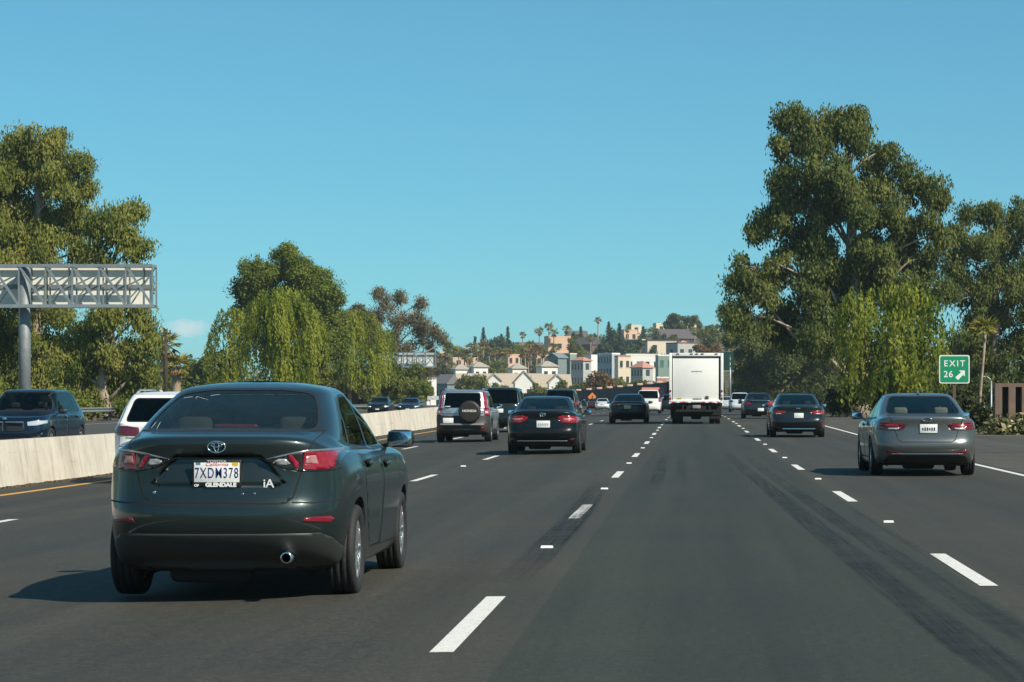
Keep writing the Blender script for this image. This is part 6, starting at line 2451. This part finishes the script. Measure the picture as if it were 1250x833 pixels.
def build_hill():
    WH = mat('stucco_white', (.74, .72, .67), .85, var=.05, vscale=.4)
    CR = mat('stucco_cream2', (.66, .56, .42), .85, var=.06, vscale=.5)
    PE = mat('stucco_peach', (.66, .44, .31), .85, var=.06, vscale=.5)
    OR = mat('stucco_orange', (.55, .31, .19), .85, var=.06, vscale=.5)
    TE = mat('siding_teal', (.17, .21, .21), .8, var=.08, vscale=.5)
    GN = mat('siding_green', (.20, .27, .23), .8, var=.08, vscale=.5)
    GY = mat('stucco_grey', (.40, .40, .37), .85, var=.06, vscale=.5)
    BR = mat('wall_brown', (.13, .085, .065), .85, var=.2, vscale=.5)
    TAN = mat('roof_tan', (.40, .335, .26), .9, var=.12, vscale=1.2)
    GR = mat('roof_greytan', (.34, .31, .26), .9, var=.12, vscale=1.2)
    PK = mat('roof_pink', (.46, .22, .17), .85, var=.15, vscale=1.2)
    DK = mat('roof_dark', (.10, .085, .085), .85, var=.15, vscale=1.2)
    # front row
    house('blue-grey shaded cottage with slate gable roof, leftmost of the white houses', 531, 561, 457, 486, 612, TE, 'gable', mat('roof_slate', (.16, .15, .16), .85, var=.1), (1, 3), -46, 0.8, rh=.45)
    house('long white house with tan roof, left wing behind the bushes', 556, 612, 456, 488, 640, WH, 'gable', TAN, (1, 5), 14, .35, rh=.75)
    house('small white front gable at the left of the long tan roofs', 593, 612, 456, 490, 626, WH, 'gable_front', TAN, (1, 2), 10, .9, rh=.40)
    house('long white house with tan roof, middle wing behind the big gable', 600, 664, 456, 488, 645, WH, 'gable', TAN, (1, 5), 14, .35, rh=.72)
    house('big white front gable in the middle of the white houses', 626, 652, 453, 492, 622, WH, 'gable_front', TAN, (1, 2), 10, .9, rh=.55)
    house('long white house with tan roof, right wing', 648, 697, 457, 490, 645, WH, 'gable', TAN, (1, 5), 14, .4, rh=.70)
    house('small white front gable right of the big white gable', 668, 690, 457, 490, 624, WH, 'gable_front', TAN, (1, 2), 10, .9, rh=.42)
    # towers behind
    for (a, b, t, lb) in ((551, 573, 445, 'white townhouse tower with grey hip roof, leftmost of four'), (573, 596, 442, 'white townhouse tower with grey hip roof, second from the left'),
                          (620, 643, 444, 'white townhouse tower with grey hip roof, third from the left behind the big gable'), (655, 681, 441, 'white townhouse tower with grey hip roof, rightmost and next to the teal block')):
        house(lb, a, b, t, 468, 668, WH, 'hip', GR, (2, 2), 26, .8, rh=.22)
    house('pale small white wall between bushes left of the cottages', 519, 533, 463, 480, 600, WH, 'flat', None, (1, 1), 20, .6)
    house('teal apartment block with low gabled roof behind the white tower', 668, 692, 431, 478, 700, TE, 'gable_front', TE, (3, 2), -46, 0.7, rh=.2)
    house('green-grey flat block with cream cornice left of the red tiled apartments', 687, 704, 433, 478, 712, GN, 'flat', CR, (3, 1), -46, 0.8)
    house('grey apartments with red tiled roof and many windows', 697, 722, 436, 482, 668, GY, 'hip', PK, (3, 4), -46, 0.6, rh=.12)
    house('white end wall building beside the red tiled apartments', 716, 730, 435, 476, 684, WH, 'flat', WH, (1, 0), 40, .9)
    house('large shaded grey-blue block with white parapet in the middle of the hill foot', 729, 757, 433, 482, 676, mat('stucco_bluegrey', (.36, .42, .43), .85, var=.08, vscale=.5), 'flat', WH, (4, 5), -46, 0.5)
    house('cream tower with stacked balconies beside the grey-blue block', 750, 770, 436, 482, 658, CR, 'flat', PK, (3, 2), 22, .8)
    house('long white flat-roofed building behind the cream tower', 760, 806, 434, 480, 705, WH, 'flat', WH, (2, 4), 16, .4)
    house('grey house with salmon hip roof near the box truck', 770, 797, 441, 482, 650, GY, 'hip', PK, (3, 4), -46, 0.8, rh=.3)
    house('green glass-fronted building left of the box truck', 800, 822, 435, 476, 660, GN, 'flat', WH, (3, 2), 14, .8, wm=mat('window_green', (.06, .16, .12), .15))
    house('low salmon building with pale band between the shed and green building', 800, 820, 462, 482, 630, mat('stucco_salmon', (.42, .20, .15), .8), 'flat', WH, (1, 0), 12, .6)
    house('pale grey building with white right wall above the box truck', 813, 858, 420, 442, None, GY, 'flat', DK, (1, 3), 34, .7)
    # middle of the hill
    house('peach villa, largest blank sunlit wall on the hill', 664, 697, 412, 436, None, PE, 'flat', PE, (1, 1), 18, .7)
    house('orange house with recessed porch left of the teal block', 650, 670, 433, 450, None, OR, 'flat', DK, (1, 2), 28, .7)
    house('peach terrace behind the dry palms, left', 550, 596, 438, 449, None, PE, 'flat', CR, (1, 3), 14, .4)
    house('peach house right of the dark round tree', 616, 635, 434, 448, None, PE, 'flat', PE, (1, 2), 24, .7)
    house('small pale house at the left end of the ridge above the gantry', 536, 548, 428, 440, None, CR, 'gable', TAN, (1, 1), 20, .8, rh=.4)
    house('dark-roofed house under the lone palms on the ridge', 628, 664, 418, 432, None, BR, 'gable', DK, (1, 3), 20, .5, rh=.5)
    house('cream ridge house behind the hill-top palms', 690, 718, 404, 416, None, CR, 'gable', DK, (1, 2), 20, .6, rh=.4)
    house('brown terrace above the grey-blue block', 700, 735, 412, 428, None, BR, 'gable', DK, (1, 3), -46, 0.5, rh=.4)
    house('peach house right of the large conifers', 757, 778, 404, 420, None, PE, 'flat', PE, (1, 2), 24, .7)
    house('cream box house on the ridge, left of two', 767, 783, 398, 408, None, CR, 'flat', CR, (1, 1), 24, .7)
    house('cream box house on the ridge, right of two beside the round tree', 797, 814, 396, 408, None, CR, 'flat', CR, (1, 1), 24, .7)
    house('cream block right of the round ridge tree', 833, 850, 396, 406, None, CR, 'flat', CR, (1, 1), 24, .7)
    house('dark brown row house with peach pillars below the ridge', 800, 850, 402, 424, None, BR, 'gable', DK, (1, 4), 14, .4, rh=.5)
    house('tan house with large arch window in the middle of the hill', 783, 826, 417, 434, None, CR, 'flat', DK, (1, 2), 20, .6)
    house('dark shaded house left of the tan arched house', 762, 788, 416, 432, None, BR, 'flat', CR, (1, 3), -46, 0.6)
    house('pinkish tiled house above the truck roof', 826, 842, 416, 426, None, WH, 'hip', PK, (1, 1), 20, .8, rh=.3)
    house('beige house right above the box truck', 836, 862, 420, 436, None, CR, 'flat', CR, (1, 2), 20, .6)

    # planting
    def gz(px, Y):
        x = (px - VX) / F * Y
        return terrain(x - bend(min(Y, 700)), Y)
    for i, (px, t, w, Y, lb) in enumerate(((590, 399, 7, 900, 'pointed conifer on the ridge, left of the tall pair'), (620, 398, 6, 900, 'tall layered conifer on the ridge above the white houses'),
                                           (612, 407, 5, 915, 'smaller conifer touching the left side of the tall layered one'), (743, 392, 8, 860, 'broad dark conifer in the centre of the ridge, left of two'),
                                           (756, 394, 8, 850, 'broad dark conifer in the centre of the ridge, right of two'), (785, 398, 5, 900, 'slim dark conifer between the cream ridge houses'),
                                           (700, 405, 7, 840, 'dark conifer right of the peach villa'), (709, 398, 4, 930, 'small conifer tip above the cream ridge house'), (580, 410, 4, 905, 'stub-topped conifer left of the pointed one'))):
        conifer(lb, px, t, gz(px, Y) - .5, Y, w, 100 + i, 'conifers on the hill')
    for i, (px, py, Y, r, lb) in enumerate(((638, 409, 900, 1.6, 'lone small ridge palm, leftmost of the ridge palms'), (658.5, 404, 880, 2.0, 'ridge palm with full shaggy crown'), (670, 398, 900, 2.0, 'ridge palm standing highest over the peach villa'),
                                            (692, 402, 870, 2.0, 'ridge palm in front of the cream ridge house'), (676, 406, 860, 2.0, 'ridge palm low against the peach villa roof'), (730, 391, 900, 1.6, 'tall thin ridge palm left of the broad conifers'),
                                            (766, 402, 880, 1.6, 'palm by the peach house right of the conifers'), (797, 404, 860, 2.2, 'bright green palm below the right cream ridge house'), (848, 404, 850, 2.0, 'palm at the right end of the ridge'),
                                            (721, 412, 800, 1.6, 'palm with pale trunk in front of the brown terrace'))):
        palm(lb, px, py, gz(px, Y) - .5, Y, r, seed=200 + i, group='palms on the ridge')
    r3 = random.Random(5)
    k = 0
    spots = [(560, 428), (567, 432), (575, 424), (583, 427), (590, 421), (597, 428), (604, 430), (583, 434), (571, 438), (611, 428), (620, 430), (641, 424), (648, 420), (655, 427), (636, 430), (662, 430), (645, 432), (675, 424),
             (545, 432), (538, 440), (552, 446), (606, 447), (543, 450)]
    lbn = ['leaning left', 'with a ragged crown', 'with a dense crown', 'half hidden by its neighbour', 'with golden dead fronds']
    for (px, py) in spots:
        Y = 770 + r3.uniform(-30, 40)
        palm('short golden palm on the slope, one of the crowd of dry fan palms', px, py, gz(px, Y) - .5, Y, r3.uniform(1.7, 2.4), dry=(k % 3 == 1), seed=300 + k, group='dry palms on the slope')
        k += 1
    # rounded trees and bushes on the hill and along its foot
    bl = [((830, 392), [(828, 394, 10, 9), (840, 396, 10, 9), (816, 397, 8, 8), (822, 388, 6, 6), (846, 392, 7, 7)], 880, LF_BUSH, 'round grey-green tree crowning the ridge'),
          ((606, 446), [(603, 446, 9, 9), (612, 448, 8, 8), (598, 450, 7, 8)], 740, LF_BUSH, 'dark round tree between the second and third towers'),
          ((746, 420), [(738, 425, 9, 14), (748, 420, 9, 16), (758, 425, 9, 14), (768, 430, 8, 10), (732, 430, 8, 12)], 820, LF_CON, 'dark clump of trees below the broad conifers'),
          ((700, 425), [(698, 420, 6, 10), (702, 428, 7, 8)], 800, LF_BUSH, 'dark bush against the peach villa side'),
          ((575, 465), [(572, 468, 10, 10), (583, 466, 9, 9), (590, 474, 10, 9), (563, 474, 8, 9), (578, 480, 12, 8)], 585, LF_BUSH, 'large olive bush before the left white house'),
          ((607, 476), [(606, 478, 7, 9), (616, 478, 6, 9), (600, 482, 8, 7)], 592, LF_BUSH, 'olive bush left of the big white gable'),
          ((655, 478), [(655, 478, 5, 10), (662, 482, 6, 7), (648, 484, 5, 6)], 590, LF_BUSH, 'slim bush right of the big white gable'),
          ((687, 476), [(686, 474, 5, 8), (693, 478, 6, 8), (680, 482, 6, 6)], 590, LF_BUSH, 'bush at the right end of the white houses'),
          ((733, 465), [(728, 466, 9, 11), (738, 464, 9, 10), (722, 474, 8, 8), (745, 472, 9, 8)], 560, LF_RUST, 'reddish-brown leafy tree in front of the grey-blue block'),
          ((752, 472), [(752, 470, 8, 8), (762, 474, 8, 6), (744, 476, 8, 6)], 560, LF_BUSH, 'green bush right of the reddish tree'),
          ((780, 470), [(776, 472, 8, 6), (788, 472, 8, 6), (798, 474, 7, 5)], 560, LF_BUSH, 'green bushes below the salmon hip roof'),
          ((708, 474), [(706, 476, 8, 6), (714, 474, 7, 7)], 565, LF_BUSH, 'green bush below the red tiled apartments'),
          ((868, 405), [(866, 404, 8, 10), (874, 412, 9, 10), (858, 410, 8, 8), (868, 420, 10, 10)], 780, LF_BUSH, 'dusty trees at the right end of the ridge'),
          ((860, 425), [(852, 428, 7, 6), (862, 430, 8, 6), (872, 430, 8, 7)], 700, LF_RUST, 'rusty pink shrubs right above the truck'),
          ((548, 455), [(545, 458, 8, 9), (538, 452, 7, 9), (527, 452, 7, 8)], 640, LF_BUSHD, 'dark bushes left of the white townhouse towers'),
          ((560, 432), [(556, 430, 7, 8), (548, 424, 6, 6), (566, 440, 6, 5)], 860, LF_BUSH, 'dark ridge bushes at the left end of the hill'),
          ((605, 424), [(600, 422, 9, 9), (610, 420, 9, 9), (620, 422, 8, 8), (630, 426, 8, 6)], 890, LF_CON, 'dark shaded grove under the layered conifers')]
    for i, (c, spec, Y, m, lb) in enumerate(bl):
        bush('hill_tree', lb, spec, Y, m, 400 + i, dens=1.3, per=26, ll=.38, lw=.16, cat='tree', sprig=.7)
    # trees filling the slope, copies of four kinds
    protos = []
    for i, (m, rx, rz) in enumerate(((LF_BUSH, 2.2, 2.4), (LF_BUSH, 2.4, 2.0), (LF_DENSE, 1.9, 2.2), (LF_CON, 2.0, 3.0))):
        g = np.random.default_rng(70 + i)
        t = empty('hill_tree', (0, 0, -50))
        mb = MB()
        mb.tube([(0, 0, -.5), (.1, 0, rz * .8), (0, 0, rz * 1.6)], [.2, .15, .05], 6)
        mb.build('trunk', BARK_DARK, t, fix=False)
        bl = [((g.normal() * .7, g.normal() * .7, rz * q), (rx * f, rx * f, rz * .62)) for q, f in ((.9, .8), (1.25, .85), (1.6, .6))]
        A = eucalyptus_leaves(g, bl, 2.6, 26, .34, .17, .35, .65)
        leaf_object('crown', *A[:5], m, t, A[5])
        protos.append(t)
    r4 = random.Random(21)
    used = [False] * 4
    for k in range(120):
        Y = 640 + 390 * r4.random() ** .8
        px = 535 + 345 * r4.random()
        if Y > 960 and r4.random() < .5: continue
        x = (px - VX) / F * Y
        i = r4.choice((0, 0, 1, 1, 2, 3))
        if used[i]: o = copy_tree(protos[i])
        else: o, used[i] = protos[i], True
        o.location = (x, Y, terrain(x - bend(min(Y, 700)), Y) - .2)
        sc = r4.uniform(.55, 1.2) * (.6 if Y > 880 else 1)
        o.scale = (sc * r4.uniform(.8, 1.2), sc, sc * r4.uniform(.8, 1.25))
        o.rotation_euler = (0, 0, r4.uniform(0, 6.28))
        tag(o, 'small rounded tree growing on the hillside between the houses', 'tree', 'small trees on the hillside')
    # scattered shrubs filling the slope
    sh = []
    g = np.random.default_rng(9)
    root = None
    P, D, T = [], [], []
    for k in range(420):
        Y = 640 + 400 * g.random()
        px = 520 + 380 * g.random()
        x = (px - VX) / F * Y
        z = terrain(x - bend(min(Y, 700)), Y)
        r = g.uniform(.5, 1.5)
        n = 26
        q = unit(g.normal(size=(n, 3))) * r * np.array([1.2, 1.2, .8]) * (g.random((n, 1)) ** .4)
        P.append(np.array([x, Y, z + .4 * r]) + q)
        D.append(unit(g.normal(size=(n, 3))))
        T.append(np.clip(g.normal(.45, .2) + g.normal(0, .12, n), 0, 1))
    o = leaf_object('shrubbery', np.concatenate(P), np.concatenate(D), .42, .2, np.concatenate(T), LF_BUSH, None)
    tag(o, 'low green shrubbery scattered over the hillside between the houses', 'shrubbery', kind='stuff')
    # far tree belt closing the view at both sides (reads as one mass)
    P, D, T = [], [], []
    for k in range(900):
        s = k % 2
        if s: Y, u = 330 + 420 * g.random(), None
        if s:
            x = (470 - VX) / F * Y - 220 * g.random() ** 1.5 + g.uniform(0, 14)
            if x > -40 + bend(Y) + 0: x = -42 + bend(Y) - 20 * g.random()
        else:
            Y = 300 + 500 * g.random()
            x = max(13 + bend(Y), (885 - VX) / F * Y + 2) + 150 * g.random() ** 1.3
        z = terrain(x - bend(min(Y, 700)), Y)
        h = g.uniform(3.5, 8.0)
        n = 70
        q = unit(g.normal(size=(n, 3))) * np.array([2.6, 2.6, h * .5]) * (g.random((n, 1)) ** .35)
        P.append(np.array([x, Y, z + h * .5]) + q)
        D.append(unit(g.normal(size=(n, 3)) + np.array([0, 0, -.6])))
        T.append(np.clip(g.normal(.42, .18) + g.normal(0, .12, n), 0, 1))
    # unseen trees added on both verges, beside and behind the camera, to darken reflections
    for k in range(420):
        s = k % 2
        Y = -160 + 300 * g.random()
        if s: x = -42 - 30 * g.random()
        else:
            Y = -160 + 240 * g.random()
            x = 23 + 20 * g.random()
        z = terrain(x, Y)
        h = g.uniform(5, 12)
        n = 90
        q = unit(g.normal(size=(n, 3))) * np.array([3.2, 3.2, h * .5]) * (g.random((n, 1)) ** .35)
        if s and Y > 100: continue
        P.append(np.array([x, Y, z + h * .5]) + q)
        D.append(unit(g.normal(size=(n, 3)) + np.array([0, 0, -.6])))
        T.append(np.clip(g.normal(.42, .18) + g.normal(0, .12, n), 0, 1))
    # and stands behind the single trees on both sides
    for k in range(900):
        if k % 2:
            Y = 95 + 300 * g.random()
            x = -58 - 60 * g.random() + bend(Y)
            if Y < 200: x -= 8
        else:
            Y = 175 + 170 * g.random()
            x = 21 + 75 * g.random() ** 1.2 + bend(Y)
        z = terrain(x - bend(Y), Y)
        h = g.uniform(5, 11) if k % 2 == 0 else g.uniform(3.5, 7)
        n = 190
        q = unit(g.normal(size=(n, 3))) * np.array([2.8, 2.8, h * .5]) * (g.random((n, 1)) ** .35)
        P.append(np.array([x, Y, z + h * .5]) + q)
        D.append(unit(g.normal(size=(n, 3)) + np.array([0, 0, -.6])))
        T.append(np.clip(g.normal(.36, .16) + g.normal(0, .12, n), 0, 1))
    o = leaf_object('woods', np.concatenate(P), np.concatenate(D), .36, .15, np.concatenate(T), LF_BUSH, None)
    tag(o, 'belt of dull green woods closing the view beyond the roadside trees', 'woods', kind='stuff')
# ------------------------------------------------------------------ light, camera, assembly
SUN_AZ, SUN_EL = 128.0, 41.0


def build_light():
    w = bpy.data.worlds.new('World')
    scn.world = w
    w.use_nodes = True
    nt = w.node_tree
    sk = nt.nodes.new('ShaderNodeTexSky')
    sk.sky_type = 'NISHITA'
    sk.sun_disc = False
    sk.sun_elevation = R(SUN_EL)
    sk.sun_rotation = R(SUN_AZ)
    sk.air_density = AIR
    sk.dust_density = DUST
    sk.ozone_density = OZ
    bg = nt.nodes['Background']
    bg.inputs[1].default_value = SKY_STRENGTH
    col = sk.outputs[0]
    gm = nt.nodes.new('ShaderNodeGamma')          # evens the fall-off towards the horizon
    gm.inputs[1].default_value = SKY_GAMMA
    nt.links.new(col, gm.inputs[0])
    col = mixc(nt, gm.outputs[0], SKY_TINT, 1.0, 'MULTIPLY')
    # one small cumulus low over the left trees, fixed by its bearing in the sky
    tc = nt.nodes.new('ShaderNodeTexCoord')
    sp = nt.nodes.new('ShaderNodeSeparateXYZ')
    nt.links.new(tc.outputs['Generated'], sp.inputs[0])
    u = mathn(nt, 'DIVIDE', sp.outputs['X'], sp.outputs['Y'])
    v = mathn(nt, 'DIVIDE', sp.outputs['Z'], sp.outputs['Y'])
    du = mathn(nt, 'DIVIDE', mathn(nt, 'ADD', u, .2040), .0120)
    dv = mathn(nt, 'DIVIDE', mathn(nt, 'SUBTRACT', v, .0300), .0038)
    d2 = mathn(nt, 'ADD', mathn(nt, 'MULTIPLY', du, du), mathn(nt, 'MULTIPLY', dv, dv))
    nz = noise_node(nt, tc.outputs['Generated'], 130, 6, .55)
    f = mathn(nt, 'SUBTRACT', mathn(nt, 'ADD', mathn(nt, 'SUBTRACT', 1.0, d2), mathn(nt, 'MULTIPLY', mathn(nt, 'SUBTRACT', nz, .5), 3.0)), .1)
    f = mathn(nt, 'MULTIPLY', mathn(nt, 'MINIMUM', mathn(nt, 'MAXIMUM', f, 0.0), 1.0), mathn(nt, 'GREATER_THAN', sp.outputs['Y'], .1))
    f = mathn(nt, 'MULTIPLY', f, .62)
    col = mixc(nt, col, CLOUD, f)
    nt.links.new(col, bg.inputs[0])
    l = bpy.data.lights.new('sun', 'SUN')
    l.energy = SUN_STRENGTH
    l.angle = R(.5)
    l.color = (1.0, .915, .77)
    o = bpy.data.objects.new('sun', l)
    COL.objects.link(o)
    az, el = R(SUN_AZ), R(SUN_EL)
    d = Vector((math.sin(az) * math.cos(el), math.cos(az) * math.cos(el), math.sin(el)))
    o.rotation_euler = (-d).to_track_quat('-Z', 'Y').to_euler()
    o.location = d * 50
    scn.view_settings.view_transform = 'Standard'
    scn.view_settings.look = 'None'
    scn.view_settings.exposure = EXPOSURE
    scn.view_settings.gamma = 1.0


AIR, DUST, OZ, SKY_GAMMA = 0.8, 0.0, 6.0, .68
SKY_STRENGTH, SUN_STRENGTH, EXPOSURE = .063, 4.4, .50
SKY_TINT, CLOUD = (.97, 2.03, 2.1), (9.0, 9.6, 9.8)


def build_camera():
    cam = bpy.data.cameras.new('camera')
    o = bpy.data.objects.new('camera', cam)
    COL.objects.link(o)
    o.location = (0, 0, EYE)
    o.rotation_euler = (math.pi / 2, 0, 0)
    cam.lens = 36 * F / 1250
    cam.shift_x = -(VX - 625) / 1250
    cam.shift_y = (VY - 416.5) / 1250
    cam.clip_end = 8000
    scn.camera = o
    cam.dof.use_dof = False


build_light()
build_camera()
build_road()
build_structures()
h = hero()
hero_trim(*h)
place(h, -3.13, 16.2)
fleet()
truck()
build_trees()
build_hill()
def build_haze():
    m = bpy.data.materials.new('haze_air')
    m.use_nodes = True
    nt = m.node_tree
    nt.nodes.remove(nt.nodes['Principled BSDF'])
    v = nt.nodes.new('ShaderNodeVolumePrincipled')
    v.inputs['Color'].default_value = (.80, .93, 1.0, 1)
    v.inputs['Density'].default_value = HAZE
    v.inputs['Anisotropy'].default_value = .2
    nt.links.new(v.outputs[0], nt.nodes['Material Output'].inputs['Volume'])
    b = MB()
    b.box((0, 1950, 20), (7400, 4700, 64))
    o = b.build('haze', m)
    tag(o, 'thin pale haze softening the distant hillside', 'haze', kind='stuff')


HAZE = .00015
build_haze()
scn.cycles.max_bounces = 8
scn.cycles.transparent_max_bounces = 12
scn.cycles.use_denoising = True
